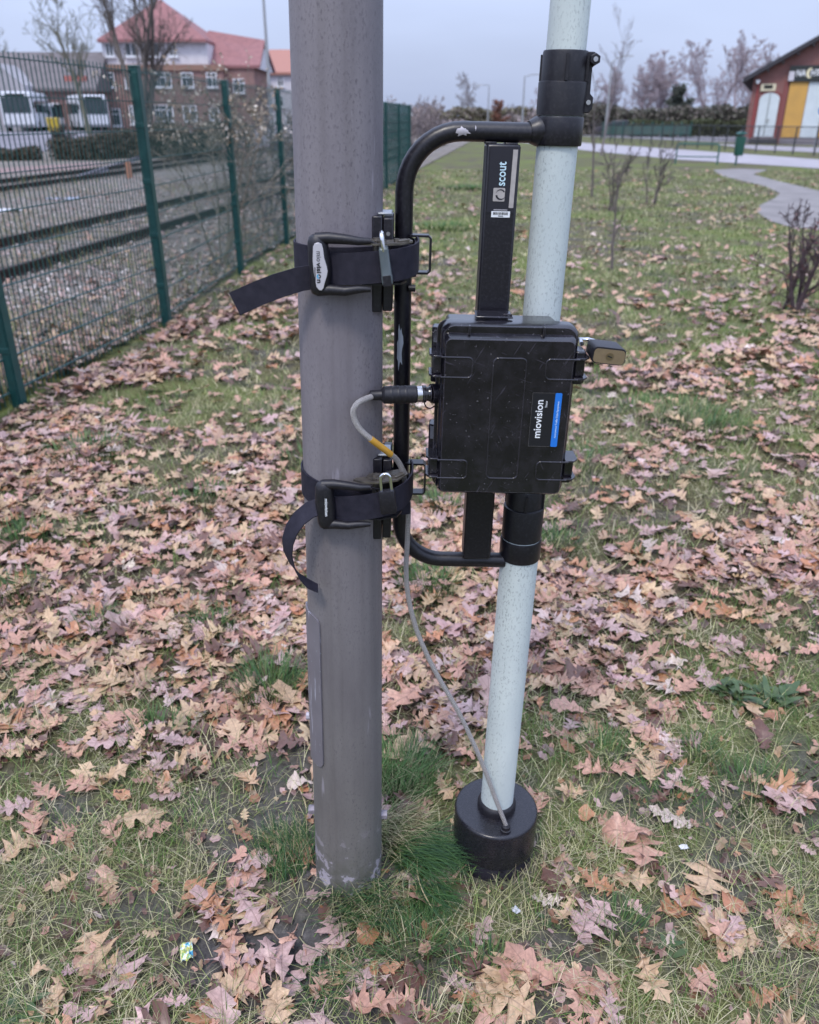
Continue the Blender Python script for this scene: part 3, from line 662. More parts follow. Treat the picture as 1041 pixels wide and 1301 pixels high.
def webbing():
    m = mat('woven_strap', (.012, .011, .022), .7, spec=.3); n, b = nodes(m)
    t = n.nodes.new('ShaderNodeTexCoord'); wv = n.nodes.new('ShaderNodeTexWave'); wv.bands_direction = 'Z'; wv.inputs['Scale'].default_value = 260; wv.inputs['Distortion'].default_value = .6
    n.links.new(t.outputs['Object'], wv.inputs['Vector'])
    bp = n.nodes.new('ShaderNodeBump'); bp.inputs['Strength'].default_value = .5; bp.inputs['Distance'].default_value = .0006
    n.links.new(wv.outputs['Fac'], bp.inputs['Height']); n.links.new(bp.outputs[0], b.inputs['Normal'])
    a = tnoise(n, 70, 4); n.links.new(ramp(n, a, [(.3, (.009, .0085, .018)), (.75, (.024, .022, .036))]), b.inputs['Base Color']); return m
WEB = webbing()

# --- grey steel post
lp = athing('lamp_post', 'grey painted steel lamp post with black straps and a bolted cover near its foot', 'lamp post', (0, 0, 0))
def pole_r(z): return .0770 - .0097 * min(max(z, 0), 6) / 1.75
part(MB().lathe((0, 0, 0), [(-.25, .0772), (0, .077), (.35, pole_r(.35)), (.7, pole_r(.7)), (1.2, pole_r(1.2)), (1.75, pole_r(1.75)), (3.2, .061), (5.5, .052)], 72), 'shaft', PP, lp, smooth=60)
def shell(a0, a1, z0, z1, r0, th, corner, n=14):
    """curved plate with rounded corners on the post: angle from -Y towards -X."""
    w_ = (a1 - a0) * r0; out_ = [(w_ / 2 + x, (z0 + z1) / 2 + z) for x, z in rrect(w_, z1 - z0, corner, 5)]
    zs = sorted({round(z, 5) for _, z in out_} | set(np.linspace(z0, z1, 10).round(5)))
    rows = []
    for z in zs:
        xs = [x for x, zz in out_]; d = min(z - z0, z1 - z)
        ins = corner - math.sqrt(max(corner ** 2 - (corner - d) ** 2, 0)) if d < corner else 0
        rows.append((z, ins, w_ - ins))
    rings = []
    for z, x0, x1 in rows:
        R = pole_r(z) + .0005; ring = []
        for rr in (R, R + th):
            L = [a0 + (x0 + (x1 - x0) * k / n) / r0 for k in range(n + 1)]
            ring += [(-sin(a) * rr, -cos(a) * rr, z) for a in (L if rr == R else L[::-1])]
        rings.append(ring)
    return MB().loft(rings)
COVER = mat('worn_cover_paint', (.16, .15, .185), .5); n, b = nodes(COVER)
s1_ = tnoise(n, 120, 4, sc=(1, 1, .08), rough=.6); s2_ = tnoise(n, 60, 4, rough=.7); s3_ = tnoise(n, 7, 3)
cq_ = mixc(n, 1.0, (.160, .148, .165), ramp(n, s3_, [(.3, (.82, .82, .84)), (.7, (1.12, 1.12, 1.12))]), 'MULTIPLY')
cq_ = mixc(n, ramp(n, s1_, [(.60, (0, 0, 0)), (.66, (.75, .75, .75))]), cq_, (.40, .40, .46)); cq_ = mixc(n, ramp(n, s2_, [(.64, (0, 0, 0)), (.68, (.6, .6, .6))]), cq_, (.30, .37, .38)); n.links.new(cq_, b.inputs['Base Color'])
part(shell(.62, 1.75, .372, .745, .073, .0035, .018), 'access_cover', COVER, lp, smooth=40)
for s, z in ((-1, .198), (1, .186)):
    part(MB().cyl((s * .068, -.004, z), (s * .0885, -.004, z), .0105, n=6), 'bolt', mat('dull_bolt', (.27, .245, .28), .6, .1, col2=(.17, .15, .17), nscale=120), lp, smooth=20, bevel=.001)
part(MB().cyl((-.07, .01, .452), (-.0865, .01, .452), .008, n=8), 'bolt', BARE, lp, smooth=20)

# --- pale telescopic mast with drum base
mx_, my_ = .344, .06
tm = athing('telescopic_mast', 'pale grey telescopic mast tube standing in a black drum base beside the grey post', 'mast', (mx_, my_, 0))
def ml(prof, n=48): return MB().lathe((mx_, my_, 0), prof, n)
part(ml([(.14, .0375), (.92, .0375)]), 'lower_section', GALV, tm, smooth=60)
part(ml([(.90, .0325), (1.66, .0325)]), 'middle_section', GALV, tm, smooth=60)
part(ml([(1.64, .0302), (3.1, .0302), (3.1, .028), (3.12, .027)]), 'upper_section', GALV, tm, smooth=60)
part(ml([(.0505, .0940), (.0515, .0970), (.1440, .0970), (.1490, .0955), (.1515, .0925), (.1525, .088), (.1530, .06), (.1535, .03)], 80), 'base_drum', black_paint('drum_black', .80, (.011, .0105, .0145), .24), tm, smooth=35)
part(ml([(.0, .0895), (.003, .0925), (.0475, .0930), (.0500, .0915)], 80), 'base_ring', black_paint('ring_black', .80, (.015, .013, .021), .5), tm, smooth=35)
part(ml([(.150, .0445), (.166, .0445), (.172, .042), (.176, .038)]), 'base_collar', BPLAS, tm, smooth=45)
gx_, gy_ = .3575, -.014
part(MB().lathe((gx_, gy_, 0), [(.150, .0125), (.159, .0125), (.160, .0105), (.168, .0100), (.172, .007)], 12), 'cable_gland', BPLAS, tm, smooth=30)
part(MB().cyl((mx_ + .01, my_ - .0935, .047), (mx_ + .01, my_ - .0975, .047), .004, n=8), 'screw', BPLAS, tm)
def collar(z0, z1, z2, r0, rt, lever):
    """clamp: straight socket z0..z1, tapered upper part z1..z2 with ribs"""
    b = ml([(z0, r0), (z1 - .002, r0 + .0006), (z1, r0), (z1 + .001, r0 - .003), (z2 - .003, rt), (z2, rt - .001), (z2, rt - .006)])
    for a in (-1.62, -.4, 2.7, 1.4):
        ca, sa = cos(a), sin(a); mat3 = Matrix.Rotation(a, 3, 'Z')
        zc = (z1 + z2) / 2; b.box((mx_ + ca * (rt + .0005), my_ + sa * (rt + .0005), zc - .002), (.007, .0045, z2 - z1 - .006), mat3)
    part(b, 'clamp_collar', BPLAS, tm, smooth=30, kind='stuff')
    if lever:
        x = mx_ + r0
        p = [(x - .014, z0 + .004), (x + .004, z0 + .004), (x + .0095, z0 + .010), (x + .0095, z0 + .026), (x + .004, z0 + .031), (x + .003, z2 - .022), (x + .011, z2 - .016), (x + .011, z2 - .006), (x + .004, z2 - .001), (x - .014, z2 - .001)]
        part(MB().ext(p, my_ - .014, my_ - .004), 'clamp_ear', BPLAS, tm, smooth=30, bevel=.0012)
        part(MB().ext(p, my_ + .004, my_ + .014), 'clamp_ear', BPLAS, tm, smooth=30, bevel=.0012)
        kb = MB().cyl((x + .004, my_ - .026, z2 - .0115), (x + .004, my_ - .014, z2 - .0115), .0085, n=6)
        k = part(kb, 'clamp_knob', BPLAS, tm, smooth=25, bevel=.001)
        MB().cyl((x + .004, my_ - .0285, z2 - .0115), (x + .004, my_ - .025, z2 - .0115), .0036, n=10).build('bolt_end', STEEL, k)
        part(MB().cyl((x + .002, my_ - .017, z0 + .019), (x + .002, my_ - .0135, z0 + .019), .0036, n=10), 'pivot_bolt', STEEL, tm)
collar(1.6115, 1.658, 1.700, .0372, .0345, True)
collar(.8675, .935, .973, .0385, .0345, False)

# --- black bent tube bracket with sign post bar
br = athing('mounting_bracket', 'black bent tube bracket joining the grey post to the mast, paint chipped at its bend', 'bracket', (.1, .05, .82))
def bend(cx_, cz, r, a0, a1, n=10): return [(cx_ + r * cos(radians(a0 + (a1 - a0) * k / n)), .05, cz + r * sin(radians(a0 + (a1 - a0) * k / n))) for k in range(n + 1)]
tube = [(.314, .05, 1.586)] + bend(.192, 1.496, .09, 90, 180) + [(.1025, .05, 1.3), (.1045, .05, 1.1)] + bend(.188, .9015, .083, 180, 270) + [(.314, .05, .8185)]
part(MB().tube(tube, .0148, 20), 'bent_tube', BPAINT, br, smooth=60)
part(ml([(1.5685, .0345), (1.5685, .0368), (1.571, .0378), (1.607, .0378), (1.610, .0366), (1.610, .0345)]), 'upper_ring', BPAINT, br, smooth=40)
part(ml([(.8225, .039), (.8225, .0395), (.825, .0405), (.862, .0405), (.8655, .0395), (.8655, .038)]), 'lower_ring', BPAINT, br, smooth=40)
part(MB().tube([(.296, .05, 1.587), (.306, .052, 1.588), (.314, .054, 1.589)], [.0165, .0215, .0225], 16), 'weld_socket', BPAINT, br, smooth=60)
bar = part(MB().box((.2555, .05, 1.2005), (.0535, .05, .738)), 'flat_bar', BPAINT, br, bevel=.004)
part(MB().box((.236, .046, 1.5705), (.018, .03, .004)).box((.268, .046, 1.5700), (.02, .028, .003)), 'weld_bead', BPAINT, br, bevel=.001, kind='stuff')
def u_handle(zc, hh, x1):
    t = .0035; pts = [(.112, zc + hh), (x1 - .004, zc + hh), (x1, zc + hh - .004), (x1, zc - hh + .004), (x1 - .004, zc - hh), (.112, zc - hh)]
    return MB().ribbon([(x, .042, z) for x, z in pts], (0, 1, 0), .022, t)
part(u_handle(1.400, .0295, .1468), 'strap_guide', BPAINT, br, smooth=25)
part(u_handle(.997, .030, .1500), 'strap_guide', BPAINT, br, smooth=25)
for zc, hh, x0 in ((1.394, .073, .0615), (.988, .079, .064)):
    part(MB().box((x0, -.004, zc), (.0155, .082, 2 * hh)), 'saddle_block', BPAINT, br, bevel=.002)
    part(MB().box((x0 + .0168, .004, zc - .001), (.0155, .090, 2 * hh - .004)), 'saddle_block', BPAINT, br, bevel=.002)
    part(MB().box((x0 + .0115, -.008, zc + hh + .0022), (.022, .050, .0032)), 'saddle_cap', mat('worn_cap', (.33, .35, .37), .35, .6), br, bevel=.001)
    part(MB().cyl((x0 + .017, -.0425, zc + hh - .026), (x0 + .017, -.036, zc + hh - .026), .0032, n=8), 'screw', STEEL, br)
part(MB().cyl((.112, .036, 1.345), (.1235, .036, 1.345), .0058, n=10), 'screw', BPAINT, br)
# chipped paint: bare metal flakes lying on the tube
def flake(path_pts, rad, m=BARE):
    """irregular patch hugging a tube: list of (centre point, tube axis, angle, half-length, half-angle)"""
    b = MB()
    for c, ax, ang, hl, ha, seed in path_pts:
        r = random.Random(seed); ax = Vector(ax).normalized(); e1 = Vector((0, -1, 0)); e2 = ax.cross(e1); c = Vector(c); rad_ = rad + .0004
        ring = []
        for k in range(18):
            t = 2 * pi * k / 18; q = r.uniform(.55, 1.15); l = cos(t) * hl * q; a = ang + sin(t) * ha * q
            ring.append(c + ax * l + (e1 * cos(a) + e2 * sin(a)) * rad_)
        o = len(b.v); mid = c + (e1 * cos(ang) + e2 * sin(ang)) * (rad_ + .0003)
        inner = [mid.lerp(p, .55) for p in ring]
        inner = [c + ax * (p - c).dot(ax) + ((p - c) - ax * (p - c).dot(ax)).normalized() * (rad_ + .0003) for p in inner]
        b.add([mid] + inner + ring, [(0, 1 + k, 1 + (k + 1) % 18) for k in range(18)] + [(1 + k, 19 + k, 19 + (k + 1) % 18, 1 + (k + 1) % 18) for k in range(18)])
    return b
part(flake([((.103, .05, 1.245), (0, 0, 1), -.25, .040, .42, 3)], .0148, mat('chip_blue_grey', (.40, .43, .46), .5, .1)), 'chipped_patch', mat('chip_blue_grey', (.40, .43, .46), .5, .1), br)
part(flake([((.191, .05, 1.586), (1, 0, 0), .0, .0125, .5, 8)], .0148), 'chipped_patch', BARE, br)
part(flake([((.211, .05, 1.586), (1, 0, 0), -.35, .0012, .3, 9)], .0148, BARE), 'chipped_patch', BARE, br)
# decals on the bar
LBL = mat('decal_black', (.013, .012, .019), .5); WHT = mat('print_white', (.78, .80, .82), .5); LBLUE = mat('print_pale_blue', (.55, .74, .82), .5)
BEIGE = mat('print_beige', (.42, .39, .37), .55, col2=(.36, .33, .32), nscale=90)
off = lambda t: o_off[t.name]
YD = .0247
lab = part(MB().box((.2565, YD, 1.518), (.0435, .0006, .097)), 'printed_label', LBL, br)
def ch(mb, name, m, par): return mb.build(name, m, par, smooth=None)
text('lettering', 'scout', LBLUE, lab, (.2608, YD - .0004, 1.5095), (0, 0, 1), (-1, 0, 0), .0350, bold=.012, height=.0118)
ch(MB().ext([(.2693, 1.4768), (.2766, 1.4768), (.2778, 1.5622), (.2705, 1.5622)], YD - .0012, YD), 'beige_stripe', BEIGE, lab)
# square emblem with a round swirl
ch(MB().ext([(x + .2525, z + 1.4962) for x, z in rrect(.0185, .0200, .0015, 3)], YD - .0010, YD - .0002), 'emblem', BEIGE, lab)
def arc(c, r0, r1, a0, a1, n=18, taper=False):
    o_, i_ = [], []
    for k in range(n + 1):
        t = k / n; a = radians(a0 + (a1 - a0) * t); wv = (r1 - r0) * (sin(pi * min(1, t * .5 + .5)) if taper else 1)
        o_.append((c[0] + r1 * cos(a), c[1] + r1 * sin(a))); i_.append((c[0] + (r1 - wv) * cos(a), c[1] + (r1 - wv) * sin(a)))
    return o_, i_
def arc_mb(c, r0, r1, a0, a1, y, taper=False):
    o_, i_ = arc(c, r0, r1, a0, a1, taper=taper); b = MB(); n = len(o_)
    return b.add([(x, y, z) for x, z in o_] + [(x, y, z) for x, z in i_], [(k, k + 1, n + k + 1, n + k) for k in range(n - 1)])
ch(arc_mb((.2550, 1.4966), .0052, .0082, 190, 345, YD - .0014, True), 'emblem', LBL, lab)
ch(arc_mb((.2550, 1.4970), .0055, .0075, 30, 175, YD - .0014, True), 'emblem', LBL, lab)
st = part(MB().box((.2572, YD, 1.4668), (.0300, .0007, .0092)), 'barcode_sticker', WHT, br)
bc = MB(); r_ = random.Random(5); xx = .2450
while xx < .2690:
    wv = r_.choice((.0004, .0006, .001)); bc.box((xx + wv / 2, YD - .0006, 1.4680), (wv, .0003, .0040)); xx += wv + r_.choice((.0004, .0005, .0008))
bc.build('bar_code', DARK, st, kind='stuff')
ch(MB().box((.2565, YD - .0002, 1.4735), (.022, .0005, .0016)), 'print_line', mat('print_grey', (.35, .34, .36), .6), st)
ch(MB().box((.2575, YD - .0006, 1.4642), (.008, .0003, .0011)), 'print_line', DARK, st)

# --- black counter case
cs = athing('equipment_case', 'black scuffed plastic equipment case with latches, fixed to the bracket', 'equipment case', (.276, -.03, 1.02))
bx_, bz_ = .2760, 1.1625
def yl(secs, cx=bx_, cz=bz_, n=6): return MB().loft([[(cx + x, y, cz + z) for x, z in rrect(w_, h_, r, n)] for y, w_, h_, r in secs])
bz_ = 1.1680
part(yl([(.0225, .176, .284, .006), (.0200, .181, .289, .008), (-.020, .190, .2930, .012), (-.030, .206, .294, .014), (-.0345, .212, .2945, .016), (-.0352, .206, .290, .015)], bx_ - .010), 'case_body', CASE, cs, smooth=32, wn=True)
part(yl([(-.0358, .206, .288, .016), (-.0366, .2215, .2975, .018), (-.058, .2225, .2985, .020), (-.0645, .2195, .2950, .020), (-.0675, .2140, .2890, .018), (-.0680, .204, .278, .014)]), 'lid_rim', CASE, cs, smooth=32, wn=True)
part(yl([(-.0676, .2130, .2790, .009), (-.0740, .2115, .2745, .010), (-.0800, .2090, .2680, .010), (-.0820, .2060, .2640, .009)], bx_ - .0005, 1.1570), 'lid_panel', CASE, cs, smooth=32, wn=True)
for xr_ in (.2100, .3285): part(MB().box((xr_, -.0710, 1.3020), (.0040, .0095, .0150)), 'lid_rib', CASE, cs, bevel=.0008)
def outline(cx, cz, w_, h_, r, y, rad, open_side=None):
    p = rrect(w_, h_, r, 5); pts = [(cx + x, y, cz + z) for x, z in p]
    if open_side is None: return MB().tube(pts + [pts[0], pts[1]], rad, 8, caps=False)
    if open_side == 'right': pts = [q for q in pts if q[0] <= cx + w_ / 2 - r - 1e-6] ; pts = [(cx + w_ / 2, y, cz + h_ / 2)] + pts + [(cx + w_ / 2, y, cz - h_ / 2)]
    else:
        pts = [q for q in pts[12:] + pts[:12] if q[0] >= cx - w_ / 2 + r + 1e-6]; pts = [(cx - w_ / 2, y, cz - h_ / 2)] + pts + [(cx - w_ / 2, y, cz + h_ / 2)]
    return MB().tube(pts, rad, 8)
part(outline(.2772, 1.1558, .0530, .2090, .008, -.0818, .0016), 'lid_rib', CASE, cs, smooth=60)
for zc in (1.2435, 1.0665):
    part(outline(.1920, zc, .0500, .0330, .007, -.0816, .0017, 'left'), 'lid_rib', CASE, cs, smooth=60)
    part(outline(.3620, zc, .0530, .0330, .007, -.0816, .0017, 'right'), 'lid_rib', CASE, cs, smooth=60)
    for s, x0, x1 in ((-1, .1475, .168), (1, .384, .4065)):
        xm = (x0 + x1) / 2; ye = -.048
        for dz in (-.0165, .0165):
            pl = MB().loft([[(x0 if s > 0 else x1, -.080, zc + dz + q), (xm + s * .004, -.079, zc + dz + q), ((x1 if s > 0 else x0), -.068, zc + dz + q), ((x1 if s > 0 else x0), -.030, zc + dz + q), (x0 if s > 0 else x1, -.030, zc + dz + q)] for q in (-.0017, .0017)])
            part(pl, 'hinge_lug' if s < 0 else 'latch_lug', CASE, cs, smooth=30, bevel=.0008)
        part(MB().box((xm - s * .003, -.050, zc + (.006 if s > 0 and zc > 1.2 else 0)), (.017, .038, .042 if s > 0 and zc > 1.2 else .030)), 'hinge_block' if s < 0 else 'latch_block', CASE, cs, bevel=.003)
        if s > 0:
            part(MB().loft([[(x, y, zc - .0300 + q) for x, y in ((.376, -.062), (.398, -.062), (.4045, -.054), (.4045, -.028), (.376, -.022))] for q in (0, .008)]), 'latch_tab', CASE, cs, bevel=.0015)
# hinge wings of the case body, sticking out at the other side
for z0, z1 in ((1.200, 1.292), (1.034, 1.122)):
    hb = MB().loft([[(.152, y0, z), (.170, y0 - .006, z), (.170, .016, z), (.154, .016, z)] for z, y0 in ((z0, -.020), (z1 - .022, -.024), (z1, -.012))])
    part(hb, 'hinge_wing', CASE, cs, smooth=25, bevel=.003)
part(MB().box((.2520, -.014, 1.3150), (.060, .046, .0030)), 'top_plate', CASE, cs, bevel=.001)
part(MB().tube([(.268, -.028, 1.3178), (.274, -.030, 1.3186), (.281, -.028, 1.3178)], .0016, 6), 'vent_plug', CASE, cs)
# printed sticker
stk = part(yl([(-.0821, .0480, .0935, .002), (-.0826, .0480, .0935, .002)], .3418, 1.1580, 3), 'sticker', mat('sticker_black', (.012, .012, .016), .35), cs)
ch(yl([(-.0825, .0110, .0935, .002), (-.0829, .0110, .0935, .002)], .3605, 1.1580, 3), 'blue_stripe', mat('print_blue', (.015, .17, .62), .4), stk)
text('lettering', 'miovision', WHT, stk, (.3360, -.0827, 1.1265), (0, 0, 1), (-1, 0, 0), .0660, bold=.014, height=.0118)
text('lettering', 'Scout', WHT, stk, (.3430, -.0827, 1.1800), (0, 0, 1), (-1, 0, 0), .0110, bold=.01)
text('lettering', 'Anonymous Traffic Data Equipment', mat('print_sky', (.62, .80, .95), .5), stk, (.3622, -.0830, 1.1270), (0, 0, 1), (-1, 0, 0), .0640, bold=.008)
eg = MB()
for x, z, w_, h_ in ((.3180, 1.158, .0004, .0935), (.336, 1.2045, .036, .0004), (.336, 1.1115, .036, .0004)): eg.box((x, -.0827, z), (w_, .0002, h_))
eg.build('sticker_edge', mat('edge_grey', (.10, .095, .09), .5), stk, kind='stuff')
# connector on the side of the case
part(MB().tube([(.166, -.040, 1.187), (.153, -.044, 1.187)], .0165, 20), 'cable_port', CASE, cs, smooth=30)

# --- padlock on the case latch
def keyed(o, c, r):
    k = MB().cyl((c[0], c[1], c[2]), (c[0], c[1] - .0008, c[2]), r, n=20).build('key_cylinder', mat('key_brass', (.30, .23, .14), .35, .9), o)
    o2 = MB().box((c[0], c[1] - .0010, c[2]), (r * 1.2, .0006, r * .3), Matrix.Rotation(.35, 3, 'Y')).build('keyhole', DARK, o)
pd = athing('padlock', 'black and brass padlock lying through the upper latch of the case', 'padlock', (.43, -.05, 1.27))
R3 = Matrix.Rotation(.09, 3, 'Y'); pc = Vector((.4325, -.062, 1.2690))
def rot_mb(mb, c=pc, R=R3): mb.v = [tuple(R @ (Vector(p) - c) + c) for p in mb.v]; return mb
part(rot_mb(MB().loft([[(pc.x + x, y, pc.z + z) for x, z in rrect(w_, h_, .008, 4)] for y, w_, h_ in ((-.034, .046, .020), (-.038, .052, .026), (-.086, .054, .0275), (-.088, .053, .0265))])), 'lock_body', BPLAS, pd, smooth=32)
fp = part(rot_mb(MB().loft([[(pc.x + .0005 + x, y, pc.z - .0005 + z) for x, z in rrect(.0500, .0225, .006, 4)] for y in (-.0878, -.0890)])), 'lock_face', BRASS, pd, smooth=30)
keyed(fp, (pc.x + .001, -.0890, pc.z - .0004), .0062)
part(MB().tube([(.424, -.04, 1.2735), (.424, -.012, 1.2740), (.416, -.002, 1.2740), (.408, -.002, 1.2735), (.400, -.010, 1.2760), (.399, -.032, 1.2740)], .0038, 10), 'shackle', CHROME, pd, smooth=60)

# --- ratchet straps
def hull(pts):
    pts = sorted(set(pts)); 
    def half(P):
        h = []
        for p in P:
            while len(h) > 1 and (h[-1][0] - h[-2][0]) * (p[1] - h[-2][1]) - (h[-1][1] - h[-2][1]) * (p[0] - h[-2][0]) <= 0: h.pop()
            h.append(p)
        return h[:-1]
    return half(pts) + half(pts[::-1])
def band_path(r, extra):
    P = [(round(r * cos(2 * pi * k / 64), 5), round(r * sin(2 * pi * k / 64), 5)) for k in range(64)] + [(round(.1035 + (.0150 + extra) * cos(2 * pi * k / 24), 5), round(.046 + (.0150 + extra) * sin(2 * pi * k / 24), 5)) for k in range(24)]
    P += [(.1195 + extra, -.018), (.1195 + extra, .02)]
    return hull(P)
def closed_band(path, zf, width, th):
    n = len(path); cx_ = sum(p[0] for p in path) / n; rings = []
    for k in range(n):
        a, c = path[k - 1], path[(k + 1) % n]; t = Vector((c[0] - a[0], c[1] - a[1])).normalized(); nn = Vector((t.y, -t.x)); p = Vector(path[k]); z = zf(p.x, p.y)
        rings.append([(*(p + nn * o_), z + h_) for o_, h_ in ((0, -width / 2), (th, -width / 2), (th, width / 2), (0, width / 2))])
    rings.append(rings[0]); return MB().loft(rings, caps=False)
def open_band(path, zf, width, th):
    rings = []
    for k in range(len(path)):
        a, c = path[max(k - 1, 0)], path[min(k + 1, len(path) - 1)]; t = Vector((c[0] - a[0], c[1] - a[1])).normalized(); nn = Vector((t.y, -t.x)); p = Vector(path[k]); z = zf(p.x, p.y)
        rings.append([(*(p + nn * o_), z + h_) for o_, h_ in ((0, -width / 2), (th, -width / 2), (th, width / 2), (0, width / 2))])
    return MB().loft(rings)
def dense(path, st=.006):
    out_ = []
    for k in range(len(path)):
        a, c = Vector(path[k]), Vector(path[(k + 1) % len(path)]); m = max(1, int((c - a).length / st))
        out_ += [tuple(a.lerp(c, j / m)) for j in range(m)]
    return out_
def front_part(path, x0, x1):
    P = [p for p in path if p[1] < .035 and x0 <= p[0] <= x1 + .01]; P = [p for p in P if p[1] < .02 or p[0] > .11]
    return sorted(P, key=lambda p: (p[0] if p[1] < .0 else p[0] + p[1]))
def crv(P, m=8):
    out_ = []
    for i in range(len(P) - 1):
        p0, p1, p2, p3 = (Vector(P[j]) for j in (max(i - 1, 0), i, i + 1, min(i + 2, len(P) - 1)))
        for k in range(m):
            t = k / m; out_.append(.5 * ((2 * p1) + (p2 - p0) * t + (2 * p0 - 5 * p1 + 4 * p2 - p3) * t * t + (3 * p1 - p0 - 3 * p2 + p3) * t ** 3))
    return out_ + [Vector(P[-1])]
def strap(label, zc, tilt, plate):
    t = athing('ratchet_strap', label, 'ratchet strap', (0, -.075, zc), 'straps round the grey post')
    r = pole_r(zc) + .0012; zf = lambda x, y: zc + tilt * x + .10 * max(0, y) * (x < .03)
    part(closed_band(dense(band_path(r, .001)), zf, .050, .0030), 'webbing', WEB, t, smooth=50)
    fp_ = [tuple(q)[:2] for q in crv([(-.012, -.083, 0), (.004, -.090, 0), (.03, -.0965, 0), (.06, -.0985, 0), (.088, -.0935, 0), (.108, -.076, 0), (.1200, -.050, 0), (.1245, -.018, 0), (.1245, .015, 0), (.1215, .040, 0)], 5)]
    zo = (lambda x, y: zc - .0030 + .095 * (x - .0156)) if plate else (lambda x, y: zc - .0045 + .20 * (x - .0156) - .06 * max(0, y + .05))
    part(open_band(fp_, zo, .047, .0028), 'webbing', WEB, t, smooth=50)
    # ratchet: two plates, spool, toothed wheels
    zt, zb = zc + .0335 + (0 if plate else .012), zc - .026
    part(MB().loft([[(x, y, z) for x, y in ((.024, -.086), (.040, -.095), (.070, -.0975), (.100, -.084), (.117, -.056), (.112, -.030), (.085, -.045), (.045, -.074), (.028, -.078))] for z in (zt - .0014, zt + .0014)]), 'ratchet_plate', ZINC, t, smooth=30)
    part(MB().loft([[(x, y, z) for x, y in ((.040, -.088), (.070, -.0925), (.100, -.078), (.108, -.056), (.085, -.045), (.045, -.074))] for z in (zb - .0014, zb + .0014)]), 'ratchet_plate', BPAINT, t, smooth=30)
    gear = [((.0150 if k % 2 else .0122) * cos(2 * pi * k / 28), (.0150 if k % 2 else .0122) * sin(2 * pi * k / 28)) for k in range(28)]
    part(MB().loft([[(.062 + x, -.076 + y, zt + q) for x, y in gear] for q in (.0018, .0048)]), 'ratchet_wheel', ZINC, t, smooth=20)
    part(MB().cyl((.062, -.076, zb), (.062, -.076, zt + .0075), .0058, n=14), 'spool', ZINC, t)
    part(MB().cyl((.092, -.070, zt), (.092, -.070, zt + .006), .0045, n=6), 'rivet', ZINC, t, smooth=20)
    part(MB().box((.101, -.066, zt + .003), (.022, .010, .0035), Matrix.Rotation(.8, 3, 'Z')), 'pawl', ZINC, t, bevel=.0008)
    # handle: grip, two arms
    xg = -.0240
    g_ = part(MB().loft([[(xg + .0015 * sin(z * 60) + (.0155 + e) * cos(2 * pi * k / 16) * s_, -.0925 + .0125 * sin(2 * pi * k / 16) * s_, z) for k in range(16)] for z, s_, e in
         [(zc - .043, .45, 0), (zc - .040, .80, 0), (zc - .032, 1, .0), (zc - .012, 1, .0005), (zc + .004, 1, .0015), (zc + .02, 1, .0005), (zc + .034, 1, 0), (zc + .042, .85, 0), (zc + .046, .5, 0)]]), 'handle_grip', BPLAS, t, smooth=60)
    for z, zz in ((zc + .0395, zc + .0385), (zc - .036, zc - .0315)):
        part(MB().tube([(xg - .004, -.0935, z), (-.008, -.0955, z + .002), (.015, -.098, z + .001), (.036, -.1000, zz), (.054, -.0985, zz)], [.0090, .0086, .0074, .0062, .0040], 14), 'handle_arm', BPLAS, t, smooth=60)
    part(MB().tube([(.050, -.094, zc + .0385), (.062, -.092, zc + .034), (.074, -.088, zc + .031)], .0016, 8), 'release_wire', BPLAS, t)
    if plate:
        ol = [(-.031, zc + .030), (-.0285, zc + .0345), (-.0235, zc + .0360), (-.0185, zc + .0340), (-.0165, zc + .028), (-.0150, zc + .014), (-.0115, zc + .002), (-.0102, zc - .005), (-.0115, zc - .012), (-.0150, zc - .022), (-.0170, zc - .030), (-.0200, zc - .0335), (-.0240, zc - .0330), (-.0275, zc - .0285), (-.0305, zc - .012), (-.0322, zc + .010)]
        pl = part(MB().ext(ol, -.1062, -.1040), 'name_plate', mat('silver_plate', (.62, .60, .64), .35, .35), t, smooth=30, bevel=.0004)
        text('lettering', 'mio', DARK, pl, (-.0262, -.1064, zc + .0235), (0, 0, -1), (1, 0, 0), .0145, height=.0068)
        text('lettering', 'visi', DARK, pl, (-.0262, -.1064, zc + .0077), (0, 0, -1), (1, 0, 0), .0155, height=.0068, bold=.03)
        ch(arc_mb((-.0236, zc - .0128), .0016, .0032, 100, 280, -.1067), 'emblem', mat('print_cyan', (.03, .35, .6), .4), pl)
        ch(arc_mb((-.0236, zc - .0128), .0016, .0032, -80, 100, -.1067), 'emblem', DARK, pl)
        text('lettering', 'n', DARK, pl, (-.0262, -.1064, zc - .0172), (0, 0, -1), (1, 0, 0), .0052, height=.0052, bold=.03)
        ch(MB().box((-.0292, -.1064, zc - .010), (.0014, .0003, .021)), 'print_line', DARK, pl)
    else:
        text('lettering', 'miovision', WHT, g_, (-.0235, -.1056, zc + .0185), (0, 0, -1), (1, 0, 0), .0330, bold=.02, height=.0052, th=.0)
    return t
s1 = strap('upper black ratchet strap on the grey post, silver plate on handle, stiff tail', 1.3985, .0, True)
tail = [(-.030, -.079, 1.381), (-.055, -.082, 1.377), (-.090, -.083, 1.366), (-.125, -.082, 1.352), (-.1585, -.078, 1.336)]
part(MB().ribbon(tail, [(0.18, 0, 1)] * 3 + [(.3, 0, 1)] * 2, [.036, .0365, .037, .037, .0375], .0028), 'strap_tail', WEB, s1, smooth=40)
s2 = strap('lower black ratchet strap on the grey post, white print on handle, curling tail', .9985, -.20, False)
cur = [(-.034, -.082, .992), (-.052, -.086, .986), (-.070, -.089, .971), (-.084, -.090, .950), (-.0925, -.090, .925), (-.0935, -.089, .900), (-.087, -.087, .875), (-.075, -.085, .851), (-.060, -.083, .835), (-.043, -.081, .8245)]
